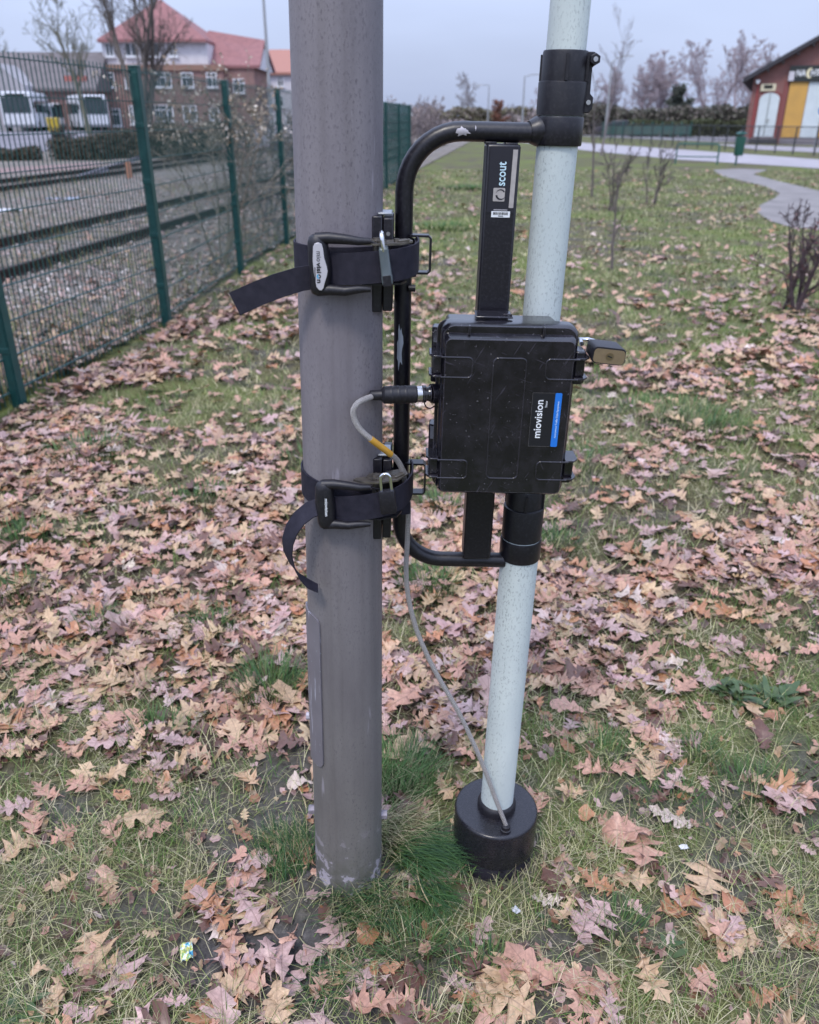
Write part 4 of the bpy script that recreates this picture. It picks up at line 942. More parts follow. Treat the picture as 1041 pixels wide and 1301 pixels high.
def curl_w(k): f = k / 9; return (-.25 - .35 * f, .62 - .25 * f, .35 + .30 * sin(pi * f))
part(MB().ribbon(cur, [curl_w(k) for k in range(10)], [.034, .033, .031, .030, .030, .030, .030, .030, .029, .027], .0024), 'strap_tail', WEB, s2, smooth=50)

# --- padlocks on the ratchets
p1 = athing('padlock', 'dark grey padlock seen edge on, hanging from the upper strap ratchet', 'padlock', (.077, -.10, 1.378), 'padlocks on the straps')
Rk = Matrix.Rotation(-.14, 3, 'Y'); c1 = Vector((.0765, -.105, 1.404))
part(rot_mb(MB().loft([[(c1.x + x, c1.y + y, z) for x, y in rrect(.0160 * s_, .030 * s_, .004 * s_, 3)] for z, s_ in ((1.376, .82), (1.379, 1.0), (1.387, 1.02), (1.390, .96), (1.428, .86), (1.4305, .75))]), c1, Rk), 'lock_body', mat('lock_grey', (.085, .105, .112), .4, .2, col2=(.11, .13, .135), nscale=70), p1, smooth=30)
part(rot_mb(MB().box((c1.x, c1.y - .0152, 1.3835), (.0125, .0012, .0155)), c1, Rk), 'lock_face', BPLAS, p1, bevel=.0004)
part(rot_mb(MB().tube([(c1.x, c1.y - .010, 1.425)] + [(c1.x, c1.y - .010 * cos(radians(a)), 1.441 + .010 * sin(radians(a))) for a in range(0, 181, 20)] + [(c1.x, c1.y + .010, 1.425)], .0033, 12), c1, Rk), 'shackle', CHROME, p1, smooth=60)
p2 = athing('padlock', 'small black padlock with bright shackle hanging from the lower strap ratchet', 'padlock', (.083, -.10, 1.0), 'padlocks on the straps')
c2_ = Vector((.0835, -.108, 1.017)); Rl = Matrix.Rotation(-.10, 3, 'Y')
part(rot_mb(MB().loft([[(c2_.x + x, c2_.y + y, z) for x, y in rrect(.0275 * s_, .0135 * s_, .003, 3)] for z, s_ in ((.9945, .92), (.9965, 1), (1.0345, 1), (1.0365, .92))]), c2_, Rl), 'lock_body', BPLAS, p2, smooth=30)
part(rot_mb(MB().tube([(c2_.x - .0085, c2_.y, 1.034), (c2_.x - .0085, c2_.y, 1.054)] + [(c2_.x - .0085 * cos(radians(a)), c2_.y, 1.058 + .0085 * sin(radians(a))) for a in range(0, 181, 20)] + [(c2_.x + .0085, c2_.y, 1.054), (c2_.x + .0085, c2_.y, 1.034)], .0028, 12), c2_, Rl), 'shackle', CHROME, p2, smooth=60)

# --- braided cable from the case to the drum
cb = athing('cable', 'silver braided cable looping from the case down to the drum base, yellow tape on it', 'cable', (.055, -.06, 1.187))
CP = [(.054, -.066, 1.1865), (.044, -.076, 1.1855), (.0325, -.086, 1.1815), (.0255, -.090, 1.1705), (.0275, -.090, 1.155), (.036, -.090, 1.1385), (.0515, -.088, 1.1225), (.069, -.082, 1.106), (.0855, -.074, 1.0895), (.098, -.060, 1.072), (.1075, -.050, 1.050), (.1130, -.040, 1.02), (.1180, -.022, .985), (.1200, -.006, .950), (.1195, -.002, .88), (.1185, .0, .82), (.1240, .0, .76), (.1400, .0, .69), (.1620, .0, .63), (.1880, .0, .572), (.2330, .0, .484), (.2700, -.002, .40), (.3000, -.005, .325), (.3290, -.010, .245), (.3480, -.014, .195), (.3570, -.014, .170)]
cm = mat('braided_sleeve', (.34, .33, .36), .45, .3); n, b = nodes(cm)
uvc = n.nodes.new('ShaderNodeUVMap'); uvc.uv_map = 'uv'; cks = []
for s in (1, -1):
    mpn = n.nodes.new('ShaderNodeMapping'); mpn.inputs['Rotation'].default_value = (0, 0, s * .6); n.links.new(uvc.outputs[0], mpn.inputs[0])
    wv = n.nodes.new('ShaderNodeTexWave'); wv.inputs['Scale'].default_value = 1.6; n.links.new(mpn.outputs[0], wv.inputs['Vector']); cks.append(wv.outputs['Fac'])
ck = mixc(n, 1.0, cks[0], cks[1], 'MULTIPLY'); n.links.new(ramp(n, ck, [(.05, (.24, .225, .22)), (.40, (.70, .66, .64)), (1, (.85, .81, .78))]), b.inputs['Base Color'])
bp = n.nodes.new('ShaderNodeBump'); bp.inputs['Distance'].default_value = .0008; bp.inputs['Strength'].default_value = .8; n.links.new(ck, bp.inputs['Height']); n.links.new(bp.outputs[0], b.inputs['Normal'])
cpts = crv(CP, 8); co = part(MB().tube(cpts, .0049, 14), 'braided_sleeve', cm, cb, smooth=60)
ul = co.data.uv_layers.new(name='uv')
for poly in co.data.polygons:
    js = [co.data.loops[l].vertex_index % 14 for l in poly.loop_indices]; wrap = (0 in js and 13 in js)
    for l in poly.loop_indices:
        vi = co.data.loops[l].vertex_index; j = vi % 14; ul.data[l].uv = ((14 if wrap and j == 0 else j) / 14 * 8, (vi // 14) * .45)
tp = cpts[49:66]; part(MB().tube(tp, .0057, 14), 'yellow_tape', mat('yellow_tape', (.55, .30, .03), .45, col2=(.42, .22, .03), nscale=60), cb, smooth=60)
cn_ = lambda x: (x, -.060 + .15 * (x - .05), 1.187)
cpl = part(MB().tube([cn_(.051), cn_(.053), cn_(.0690), cn_(.0700), cn_(.0725), cn_(.0745), cn_(.1270), cn_(.1285)], [.0072, .0085, .0088, .0092, .0125, .0148, .0148, .0135], 24), 'connector_body', BPLAS, cb, smooth=30)
for x in (.086, .098, .110): MB().tube([cn_(x - .0022), cn_(x), cn_(x + .0022)], [.0148, .0155, .0148], 24).build('grip_ring', BPLAS, cpl)
part(MB().tube([cn_(.1285), cn_(.1290), cn_(.1375), cn_(.1380)], [.012, .0136, .0136, .012], 24), 'steel_ring', STEEL, cb, smooth=30)
part(MB().tube([cn_(.1385), cn_(.1390), cn_(.1440), cn_(.1445), cn_(.1470), cn_(.1520), cn_(.1525)], [.012, .0145, .0145, .012, .0118, .0140, .012], 24), 'threaded_ring', CASE, cb, smooth=30)
part(MB().tube(crv([(.142, -.050, 1.173), (.146, -.046, 1.164), (.153, -.040, 1.160), (.160, -.034, 1.162)], 5), .0012, 6), 'cap_lanyard', BPLAS, cb)

# ================================================================== RAILWAY SIDE (behind the fence)
fd = np.array([.0946, .9955])
def fpt(t): y = 4.75 + .9955 * t; return np.array([float(fence_x(y)), y])
bm_ = mat('ballast_bed', (.1, .09, .085), .95, spec=.1); n, b = nodes(bm_)
a1 = tnoise(n, 26, 6, rough=.75); a2 = tnoise(n, .6, 4); a3 = tnoise(n, 1.7, 4)
c = ramp(n, a1, [(.3, (.075, .066, .058)), (.5, (.20, .178, .16)), (.72, (.36, .325, .30))])
c = mixc(n, ramp(n, a2, [(.52, (0, 0, 0)), (.66, (.6, .6, .6))]), c, (.15, .12, .085))
c = mixc(n, ramp(n, a3, [(.60, (0, 0, 0)), (.70, (.7, .7, .7))]), c, (.15, .17, .05)); n.links.new(c, b.inputs['Base Color'])
bp = n.nodes.new('ShaderNodeBump'); bp.inputs['Strength'].default_value = 1; bp.inputs['Distance'].default_value = .03; n.links.new(a1, bp.inputs['Height']); n.links.new(bp.outputs[0], b.inputs['Normal'])
F0, F1 = fpt(-3.6), fpt(75)
sheet('track_bed', [(F0[0] - .05, F0[1]), (F1[0] - .05, F1[1]), (F1[0] - 30, F1[1]), (-30, 30), (-20, F0[1])], .03, bm_)
stm = mat('ballast_stone', (.2, .18, .17), .9, spec=.2, vcol=True)
def in_view_left(N, y0, y1):
    y = y0 + (y1 - y0) * rng.uniform(0, 1, N) ** 1.5; xl = np.maximum(-.56 * y - .6, -14); x = xl + (fence_x(y) - .06 - xl) * rng.uniform(0, 1, N)
    return x, y
x, y = in_view_left(26000, 4.2, 26)
keep = vnoise(x * .8, y * .8, 91) < .72; x, y = x[keep], y[keep]
lumps('ballast', len(x), (x, y, np.full(len(x), .03)), .012, .045, [(.24, .21, .19), (.32, .285, .265), (.15, .13, .115), (.42, .38, .36), (.32, .23, .20), (.20, .17, .14)], stm, .005)
# leaves and dry weeds that blew against the fence and onto the ballast
x, y = in_view_left(5200, 4.2, 22); d = fence_x(y) - x; k = rng.uniform(0, 1, len(x)) < np.clip(1.1 * np.exp(-d / 1.0) + .18 * vnoise(x * 1.2, y * 1.2, 17), 0, 1); x, y = x[k], y[k]
Vs, Qs, Cs, Us = [], [], [], []; off = 0; tt = rng.integers(0, 8, len(x))
for t in range(8):
    k = np.where(tt == t)[0]; T, UV, F = TLOW[t]; m_ = len(k)
    W = leaf_apply(T, x[k], y[k], rng.uniform(.03, .08, m_), rng.uniform(0, 6.3, m_), rng.normal(0, .3, m_), rng.normal(0, .3, m_), rng.uniform(.06, .13, m_))
    Vs.append(W.reshape(-1, 3)); Qs.append((np.arange(m_)[:, None, None] * len(T) + F[None]).reshape(-1, 4) + off); off += W.shape[0] * W.shape[1]
    Cs.append(np.repeat(np.array([q[1] for q in LCOL])[rng.choice(6, m_, p=[.2, .15, .25, .06, .3, .04])] * .85, len(T), 0)); Us.append(np.tile(UV, (m_, 1)))
o = link('leaf_litter', np_mesh('leaf_litter', np.concatenate(Vs), np.concatenate(Qs), np.concatenate(Cs), np.concatenate(Us), lfm, True)); o['kind'] = 'stuff'
G = []
x, y = in_view_left(14000, 4.2, 24); k = (rng.uniform(0, 1, len(x)) < np.clip(1.0 * np.exp(-(fence_x(y) - x) / .6) + sstep(.48, .66, vnoise(x * .9, y * .9, 23)) * .9, 0, 1)); x, y = x[k], y[k]; m_ = len(x)
v, q, c = blades(x, y, rng.uniform(.08, .28, m_), rng.uniform(.004, .009, m_), np.array([(.26, .21, .13), (.17, .16, .07), (.2, .2, .06), (.30, .26, .18), (.12, .15, .05)])[rng.integers(0, 5, m_)], rng.uniform(.1, .8, m_), rng.uniform(.6, 1.7, m_), 3); v[:, 2] += .03
o = link('weeds', np_mesh('weeds', v, q, c, m=gmat)); o['kind'] = 'stuff'

RUST = mat('rusty_rail', (.022, .015, .012), .8, .1, col2=(.05, .032, .024), nscale=14); RTOP = mat('rail_head', (.11, .10, .105), .4, .6)
def rail_mb(p0, p1):
    p0, p1 = np.array(p0, float), np.array(p1, float); d = (p1 - p0) / np.linalg.norm(p1 - p0); nn = np.array([-d[1], d[0]])
    prof = [(-.062, .03), (.062, .03), (.062, .042), (.012, .058), (.012, .122), (.034, .130), (.034, .158), (-.034, .158), (-.034, .130), (-.012, .122), (-.012, .058), (-.062, .042)]
    return MB().loft([[(p[0] + nn[0] * a, p[1] + nn[1] * a, z) for a, z in prof] for p in (p0, p1)])
def track(label, p, d, y0, y1, cat='railway track'):
    d = np.array(d) / np.linalg.norm(d); nn = np.array([-d[1], d[0]]); p = np.array(p)
    t = thing('railway_track', label, cat, (p[0], p[1], 0)); inv = (-p[0], -p[1], 0)
    for s in (0, 1.435):
        q = p + nn * s; rail_mb(q + d * (y0 - p[1]), q + d * (y1 - p[1])).build('rail', RUST, t, loc=inv, smooth=None)
    sl_ = MB(); ang = math.atan2(d[1], d[0])
    for k in range(int((min(y1, 60) - y0) / .65)):
        q = p + nn * .717 + d * (y0 - p[1] + k * .65); sl_.box((q[0], q[1], .018), (.24, 2.5, .05), Matrix.Rotation(ang, 3, 'Z'))
    sl_.build('sleepers', mat('sleeper_wood', (.085, .07, .06), .9, col2=(.14, .12, .10), nscale=12), t, loc=inv, smooth=None, kind='stuff'); return t
track('nearer rusty railway track in grey ballast behind the green fence', (-4.34, 8.84), (.1277, .9918), 4.0, 110)
track('farther rusty railway track beyond the first, below the dark shrubs', (-9.62, 20.5), (.115, .9934), 12.0, 110)
a_, b_ = gp(100, 231), gp(205, 194)
tag(rail_mb(a_[:2], b_[:2] + (b_ - a_)[:2] * .5).build('switch_rail', mat('worn_rail', (.20, .19, .23), .4, .5), smooth=None), 'shiny lilac switch rail branching off the farther track', 'rail')
sheet('brick_strip', [gp(*q)[:2] for q in ((-60, 228), (-60, 219), (110, 208), (150, 207), (110, 215))], .034, mat('brick_rubble', (.26, .15, .14), .9, col2=(.17, .13, .115), nscale=6))
# scraps among the stones
for (px_, py_), sz, colr, lab in (((12, 272), (.5, .22, .05), (.62, .62, .66), 'crumpled white plastic sheet lying in the ballast by the near track'), ((80, 256), (.6, .16, .04), (.30, .36, .48), 'pale blue plastic strip lying between the two tracks')):
    c = gp(px_, py_); b = MB(); r = random.Random(px_); m_ = 7
    top = [[(c[0] + (i / m_ - .5) * sz[0] + r.uniform(-.03, .03), c[1] + (j / 4 - .5) * sz[1] + .13 * (i / m_ - .5), .045 + r.uniform(0, sz[2])) for j in range(5)] for i in range(m_ + 1)]
    o = b.loft(top, caps=False, closed=False).build('plastic_sheet', mat('plastic_%d' % px_, colr, .4), smooth=None); tag(o, lab, 'plastic sheet')
c = gp(165, 228); o = MB().box((c[0], c[1], .25), (.16, .1, .44)).build('marker_stone', mat('marker_orange', (.36, .17, .10), .8, col2=(.26, .14, .1), nscale=9), bevel=.01); tag(o, 'orange brown marker post standing between the tracks', 'marker post')

# ------------------------------------------------------------------ welded mesh fence
FG = mat('fence_green', (.010, .056, .053), .36, spec=.5, col2=(.014, .072, .066), nscale=18)
fe = thing('mesh_fence', 'dark green welded mesh fence with square posts running along the railway', 'fence', (*fpt(0), 0)); finv = tuple(-v for v in (*fpt(0), 0))
pm0 = MB().box((0, 0, .93), (.066, .066, 2.02)).box((0, -.038, .94), (.050, .010, 1.94))
for z in (.35, .75, 1.15, 1.55): pm0.box((0, -.0455, z), (.074, .007, .035))
post0 = pm0.build('post', FG, fe, smooth=None, bevel=.003, kind='stuff'); cap0 = MB().box((0, 0, 1.948), (.074, .074, .014)).build('post_cap', FG, post0, smooth=None, bevel=.004)
FP_ = np.array(FPOST)
for k, p in enumerate(FP_):
    if k == 0: o = post0
    else:
        o = post0.copy(); COL.objects.link(o); cq = cap0.copy(); COL.objects.link(cq); cq.parent = o
    d = FP_[min(k + 1, len(FP_) - 1)] - FP_[max(k - 1, 0)]
    o.location = (p[0] - fpt(0)[0], p[1] - fpt(0)[1], 0); o.rotation_euler = (0, 0, math.atan2(d[1], d[0]) - pi / 2)
def panel(L):
    b = MB(); m_ = int(L / .05)
    for k in range(m_ + 1): b.box((k * L / m_, 0, .985), (.0050, .0050, 1.93))
    for k in range(10):
        z = .09 + k * .203
        for q in (-1, 1): b.box((L / 2, q * .0055, z), (L, .0055, .0060))
    return b
pmeshes = {}
for q0, q1 in zip(FP_[:-1], FP_[1:]):
    L = float(np.linalg.norm(q1 - q0)); key = round(L, 2)
    if key not in pmeshes: pmeshes[key] = panel(L).build('mesh_panel', FG, fe, smooth=None, kind='stuff'); o = pmeshes[key]
    else: o = pmeshes[key].copy(); COL.objects.link(o)
    o.location = (q0[0] - fpt(0)[0] - .025, q0[1] - fpt(0)[1], 0); o.rotation_euler = (0, 0, math.atan2(q1[1] - q0[1], q1[0] - q0[0]))

# ------------------------------------------------------------------ bare trees and shrubs
def segs_mesh(segs, sides=3, colf=None):
    A = np.array([s[0] for s in segs], float); B = np.array([s[1] for s in segs], float); ra = np.array([s[2] for s in segs]); rb = np.array([s[3] for s in segs])
    d = B - A; d /= np.linalg.norm(d, axis=1, keepdims=True) + 1e-9; ref = np.where(np.abs(d[:, 2:3]) < .9, np.array([[0, 0, 1.]]), np.array([[1., 0, 0]]))
    e1 = np.cross(d, ref); e1 /= np.linalg.norm(e1, axis=1, keepdims=True); e2 = np.cross(d, e1); rows = []
    for P, r in ((A, ra), (B, rb)):
        for j in range(sides): rows.append(P + (e1 * cos(2 * pi * j / sides) + e2 * sin(2 * pi * j / sides)) * r[:, None])
    V = np.stack(rows, 1).reshape(-1, 3); base = (np.arange(len(segs)) * 2 * sides)[:, None]
    Q = np.concatenate([base + np.array([j, (j + 1) % sides, sides + (j + 1) % sides, sides + j]) for j in range(sides)], 0); return V, Q
def grow_tree(seed, H, r0, stems=1, levels=4, spread=.75, kids=(5, 5, 4, 4), up=.35, twig=.006, bare=.3, lenk=.55):
    r = random.Random(seed); trunk, crown = [], []
    def rnd(d, a):
        v = Vector((r.gauss(0, 1), r.gauss(0, 1), r.gauss(0, 1))); return (d + v.normalized() * a).normalized()
    def br(p, d, L, rad, lev):
        m_ = 4 if lev == 0 else 3; pts = [p]; q = p
        for k in range(m_):
            d = (rnd(d, .10 + .10 * lev) + Vector((0, 0, up * .12 * (lev > 0)))).normalized(); q = q + d * (L / m_); pts.append(q)
        for k in range(m_):
            f0, f1 = 1 - .75 * k / m_, 1 - .75 * (k + 1) / m_
            (trunk if lev == 0 else crown).append((tuple(pts[k]), tuple(pts[k + 1]), max(rad * f0, twig), max(rad * f1, twig * .8)))
        if lev >= levels: return
        nk = kids[min(lev, len(kids) - 1)]
        for j in range(nk):
            f = (bare if lev == 0 else .15) + (1 - (bare if lev == 0 else .15)) * (j + r.random()) / nk; f = min(f, .99)
            k = min(int(f * m_), m_ - 1); b_ = pts[k].lerp(pts[k + 1], f * m_ - k); nd = rnd(d, spread * (1.1 if lev else 1.0)); nd = (nd + Vector((0, 0, up))).normalized()
            br(b_, nd, L * lenk * r.uniform(.7, 1.2) * (1.15 - .45 * f), max(rad * (1 - .7 * f) * .6, twig), lev + 1)
    for s in range(stems):
        d0 = Vector((r.uniform(-.25, .25) * (stems > 1) * 1.4, r.uniform(-.25, .25) * (stems > 1), 1)).normalized()
        br(Vector((r.uniform(-.1, .1) * (stems > 1), r.uniform(-.1, .1) * (stems > 1), -.05)), d0, H * (.72 if levels > 1 else 1), r0, 0)
    return trunk, crown
def bare_plant(name, label, cat, loc, seed, H, r0, bark, group=None, scale=1.0, rz=0, leaves=None, **kw):
    t = thing(name, label, cat, loc, (0, 0, rz), group); t.scale = (scale,) * 3
    tr, crn = grow_tree(seed, H, r0, **kw)
    V, Q = segs_mesh(tr, 7); link('trunk' if 'tree' in name else 'stem', np_mesh('trunk', V, Q, m=bark, smooth=True), t)
    V, Q = segs_mesh(crn, 3); link('crown' if 'tree' in name else 'twigs', np_mesh('crown', V, Q, m=bark), t, kind='stuff')
    if leaves:
        nm, m_, cnt, sz, cols, z0 = leaves; r = np.random.default_rng(seed); k = r.integers(0, len(crn), cnt); A = np.array([s[0] for s in crn])[k]; B = np.array([s[1] for s in crn])[k]
        P = A + (B - A) * r.uniform(0, 1, (cnt, 1)) + r.normal(0, sz * .8, (cnt, 3)); P = P[P[:, 2] > z0]; cnt = len(P)
        e1 = r.normal(0, 1, (cnt, 3)); e1 /= np.linalg.norm(e1, axis=1, keepdims=True); e2 = np.cross(e1, r.normal(0, 1, (cnt, 3))); e2 /= np.linalg.norm(e2, axis=1, keepdims=True); s = r.uniform(.5, 1.2, (cnt, 1)) * sz
        V = np.stack([P - e1 * s, P + e2 * s * .6, P + e1 * s, P - e2 * s * .6], 1).reshape(-1, 3); Q = np.arange(cnt * 4).reshape(-1, 4)
        C = np.repeat(np.array(cols)[r.integers(0, len(cols), cnt)] * r.uniform(.7, 1.3, (cnt, 1)), 4, 0)
        link(nm, np_mesh(nm, V, Q, C, m=m_), t, kind='stuff')
    return t
def copy_plant(src, label, loc, rz, sc):
    c = copy_tree(src); c.location = loc; c.rotation_euler = (0, 0, rz); c.scale = (sc,) * 3; c['label'] = label; return c
BARK = mat('grey_brown_bark', (.10, .085, .075), .9, col2=(.15, .13, .115), nscale=20); BARK2 = mat('pale_twig_bark', (.19, .16, .165), .9); BARKG = mat('greenish_bark', (.15, .145, .10), .9); DBARK = mat('dark_twig_bark', (.06, .05, .052), .9)
LFM = mat('small_leaf', (.1, .1, .05), .7, spec=.2, vcol=True)

# left of the post
YARD = .55
c = at(184, 158, 54); bare_plant('bare_tree', 'large leafless tree forking before the brick house with the pyramid roof', 'tree', (c[0], 54, YARD - .3), 21, 11.5, .22, BARK, stems=3, kids=(7, 6, 5, 3), spread=.75, up=.4, twig=.012, bare=.25, lenk=.50)
c = at(112, 158, 64); bare_plant('bare_tree', 'greenish leafless tree behind the white buses', 'tree', (c[0], 64, YARD), 33, 9.0, .2, BARKG, kids=(9, 6, 4, 3), spread=.9, up=.3, twig=.014)
c = at(20, 158, 110); bare_plant('bare_tree', 'small leafless treetop rising over the dark barn roof', 'tree', (c[0], 110, YARD), 35, 11.0, .2, BARKG, kids=(8, 6, 4, 3), spread=.9, up=.3, twig=.02)
SHC = [(.060, .055, .036), (.095, .080, .055), (.055, .058, .034), (.13, .105, .08), (.10, .085, .065)]
for k, (px_, py_, h_, lab) in enumerate(((84, 203, 1.9, 'dark brown twiggy shrub on the bank in front of the second bus'), (150, 201, 1.6, 'grey brown twiggy shrub on the bank below the forked tree'), (206, 200, 1.9, 'twiggy shrub standing out of the scrub under the brick house'), (262, 199, 1.9, 'brown twiggy shrub on the bank beside the climbing plants'))):
    c = gp(px_, py_); bare_plant('shrub', lab, 'shrub', (c[0], c[1], 0), 50 + k, h_ * .7, .018, DBARK, 'shrubs on the bank beyond the tracks', stems=9, levels=3, kids=(6, 5, 3), spread=1.0, up=.25, twig=.008, bare=.1, lenk=.6, leaves=('foliage', LFM, 1200, .035, SHC, .0))
c0 = fpt(6.0); VN = [(.42, .36, .29), (.50, .44, .37), (.33, .25, .18), (.26, .20, .14)]
for k, (t, dx, h_, lab) in enumerate(((5.3, -.35, 2.2, 'dry climbing plant with pale fluffy seed heads on the mesh fence'), (6.6, -.5, 2.35, 'tangled dry vines hanging over the fence between two posts'), (7.6, -.4, 1.9, 'thin dry vine just behind the third fence post'))):
    c = fpt(t); bare_plant('climbing_plant', lab, 'climbing plant', (c[0] + dx, c[1], 0), 70 + k, h_ * 1.05, .014, mat('dry_vine', (.25, .21, .165), .9), 'dry climbers on the fence', stems=5, levels=3, kids=(5, 3, 2), spread=1.0, up=.1, twig=.0035, bare=.3, leaves=('seed_heads', LFM, 900, .026, VN, 1.35))
for k, t in enumerate((9.5, 12, 15, 19, 24, 30, 36, 43, 51)):
    c = fpt(t); labs = ('leafless bush behind the fence just past the climbing plants', 'second leafless bush along the fence past the climbers', 'tall pinkish leafless bush along the fence behind the grey post', 'fourth bush behind the fence, hidden mostly by the grey post', 'bush with pale twigs where the fence reappears past the grey post', 'dull bush behind the far fence seen within the bent tube', 'greyish bush behind the far fence, beyond the dull one', 'small pale bush near the far end of the fence', 'last pale bush at the far end of the fence')
    bare_plant('bush', labs[k], 'bush', (c[0] - .7 - .02 * t, c[1], 0), 90 + k, 1.7 + .02 * t, .02, BARK2, 'leafless bushes along the fence', stems=5, levels=3, kids=(5, 4, 2), spread=.95, up=.3, twig=.004 + .00025 * t, bare=.15, leaves=('foliage', LFM, 300 + 25 * int(t), .04, [(.42, .34, .33), (.32, .26, .23), (.46, .39, .38)], .2))

# raised yard and the road on it
asp = mat('yard_asphalt', (.20, .185, .205), .9, col2=(.15, .14, .155), nscale=.5)
me = bpy.data.meshes.new('yard'); X0, X1 = -140, -9.0
me.from_pydata([(X0, 46, .005), (-14.5, 46, .005), (X0, 58, YARD), (X1, 58, YARD), (X0, 260, YARD), (X1, 260, YARD), (-5, 260, -.02), (-5, 50, -.02)], [], [(0, 1, 3, 2), (2, 3, 5, 4), (3, 7, 6, 5), (1, 7, 3)]); me.materials.append(asp)
o = link('yard', me); o['kind'] = 'structure'

# ------------------------------------------------------------------ buildings and vehicles at the left
def brick(name, a, c2, mort, sc):
    m = mat(name, a, .9, spec=.2); n, b = nodes(m); t = n.nodes.new('ShaderNodeTexCoord'); mpn = n.nodes.new('ShaderNodeMapping'); mpn.inputs['Rotation'].default_value = (radians(90), 0, 0)
    n.links.new(t.outputs['Object'], mpn.inputs[0]); k = n.nodes.new('ShaderNodeTexBrick'); n.links.new(mpn.outputs[0], k.inputs['Vector'])
    k.inputs['Color1'].default_value = (*a, 1); k.inputs['Color2'].default_value = (*c2, 1); k.inputs['Mortar'].default_value = (*mort, 1); k.inputs['Scale'].default_value = sc; k.inputs['Mortar Size'].default_value = .012
    k.inputs['Brick Width'].default_value = .25; k.inputs['Row Height'].default_value = .08
    d = tnoise(n, .8, 5); n.links.new(mixc(n, 1.0, k.outputs['Color'], ramp(n, d, [(.3, (.8, .8, .8)), (.7, (1.15, 1.12, 1.1))]), 'MULTIPLY'), b.inputs['Base Color']); return m
BR1 = brick('red_brick', (.26, .125, .11), (.21, .105, .095), (.30, .25, .23), 1.0); BR2 = brick('dark_red_brick', (.27, .095, .085), (.22, .085, .08), (.26, .2, .19), 1.0)
TILE = mat('red_roof_tile', (.285, .125, .12), .8, col2=(.225, .105, .105), nscale=3)  # tile and brick colours dulled to carry the distance haze
WHITEW = mat('white_render', (.62, .60, .63), .8, col2=(.54, .52, .55), nscale=2); WFR = mat('window_frame_white', (.72, .73, .76), .6); GLS = mat('window_glass', (.06, .075, .085), .12, spec=.6)
SLATE = mat('slate_roof', (.11, .095, .095), .8, col2=(.16, .14, .14), nscale=1.5)
def xz(px_, py_, Y): p = at(px_, py_, Y); return p[0], p[2]
def window(par, px0, px1, py0, py1, Y, inv, cols=2, rows=2):
    xa, zt = xz(px0, py0, Y); xb, zb = xz(px1, py1, Y); w_, h_ = xb - xa, zt - zb; cx_, cz_ = (xa + xb) / 2, (zt + zb) / 2; t = .09; b = MB()
    for s in (-1, 1): b.box((cx_ + s * (w_ / 2 - t / 2), Y - .05, cz_), (t, .14, h_)); b.box((cx_, Y - .05, cz_ + s * (h_ / 2 - t / 2)), (w_ - 2 * t, .13, t))
    for k in range(1, cols): b.box((xa + w_ * k / cols, Y - .05, cz_), (.08, .12, h_ - 2 * t))
    for k in range(1, rows): b.box((cx_, Y - .052, zb + h_ * (.68 if rows == 2 else k / rows)), (w_ - 2 * t, .11, .08))
    b.box((cx_, Y - .09, zb - .06), (w_ + .2, .22, .10))
    f = b.build('window', WFR, par, loc=inv, smooth=None); f['kind'] = 'stuff'
    MB().box((cx_, Y - .015, cz_), (w_ - .1, .03, h_ - .1)).build('pane', GLS, f, smooth=None)
def roof_poly(name, pts, faces, m, par, inv, th=.25):
    b = MB(); b.v = [tuple(p) for p in pts] + [(p[0], p[1], p[2] - th) for p in pts]; k = len(pts)
    b.f = list(faces) + [tuple(i + k for i in f[::-1]) for f in faces]
    edges = {}
    for f in faces:
        for i in range(len(f)): e = (f[i], f[(i + 1) % len(f)]); edges[e] = 1
    for (i, j) in edges:
        if (j, i) not in edges: b.f.append((j, i, i + k, j + k))
    return b.build(name, m, par, loc=inv, smooth=None)
Y = 88.
xl, _ = xz(122, 150, Y); xr, _ = xz(288, 150, Y); zt = xz(187, 82, Y)[1]; z2 = xz(187, 50, Y)[1]; xd0, xd1 = xz(128, 60, Y)[0], xz(262, 60, Y)[0]; apx, apz = xz(188, -1, Y)
bh = thing('brick_house', 'red brick house with a white upper storey and a tall pyramid tile roof', 'house', ((xl + xr) / 2, Y + 6, YARD)); inv = (-(xl + xr) / 2, -Y - 6, -YARD)
MB().box(((xl + xr) / 2, Y + 6, (zt + YARD) / 2), (xr - xl, 12, zt - YARD)).build('wall', BR1, bh, loc=inv, smooth=None)
MB().box(((xd0 + xd1) / 2, Y + 6.1, (zt + z2) / 2), (xd1 - xd0, 11.4, z2 - zt)).build('upper_storey', WHITEW, bh, loc=inv, smooth=None)
MB().box(((xl + xr) / 2, Y + 5.95, zt - .25), (xr - xl + .3, 12.3, .5)).build('cornice', mat('orange_band', (.26, .15, .11), .8), bh, loc=inv, smooth=None)
ex0, ex1 = xz(124, 50, Y)[0], xz(262, 50, Y)[0]
roof_poly('roof', [(ex0, Y - .2, z2), (ex1, Y - .2, z2), (ex1, Y + 12.4, z2), (ex0, Y + 12.4, z2), (apx, Y + 4.2, apz + .5)], [(0, 1, 4), (1, 2, 4), (2, 3, 4), (3, 0, 4)], TILE, bh, inv)
wx0, wz0 = xz(250, 32, Y); wx1, wz1 = xz(323, 45, Y); we = xz(290, 82, Y)[1]
roof_poly('roof', [(wx0 - 2, Y + 1, we), (wx1 + .2, Y + 1, we), (wx1 + .2, Y + 5, wz1), (wx0, Y + 5, wz0), (wx1 + .2, Y + 11, we), (wx0 - 2, Y + 11, we)], [(0, 1, 2, 3), (3, 2, 4, 5)], TILE, bh, inv)
w0, w1 = xr + .05, xz(322, 120, Y)[0]
MB().box(((w0 + w1) / 2, Y + 6, (we + YARD) / 2), (w1 - w0, 9.6, we - YARD - .3)).build('wall', BR1, bh, loc=inv, smooth=None)
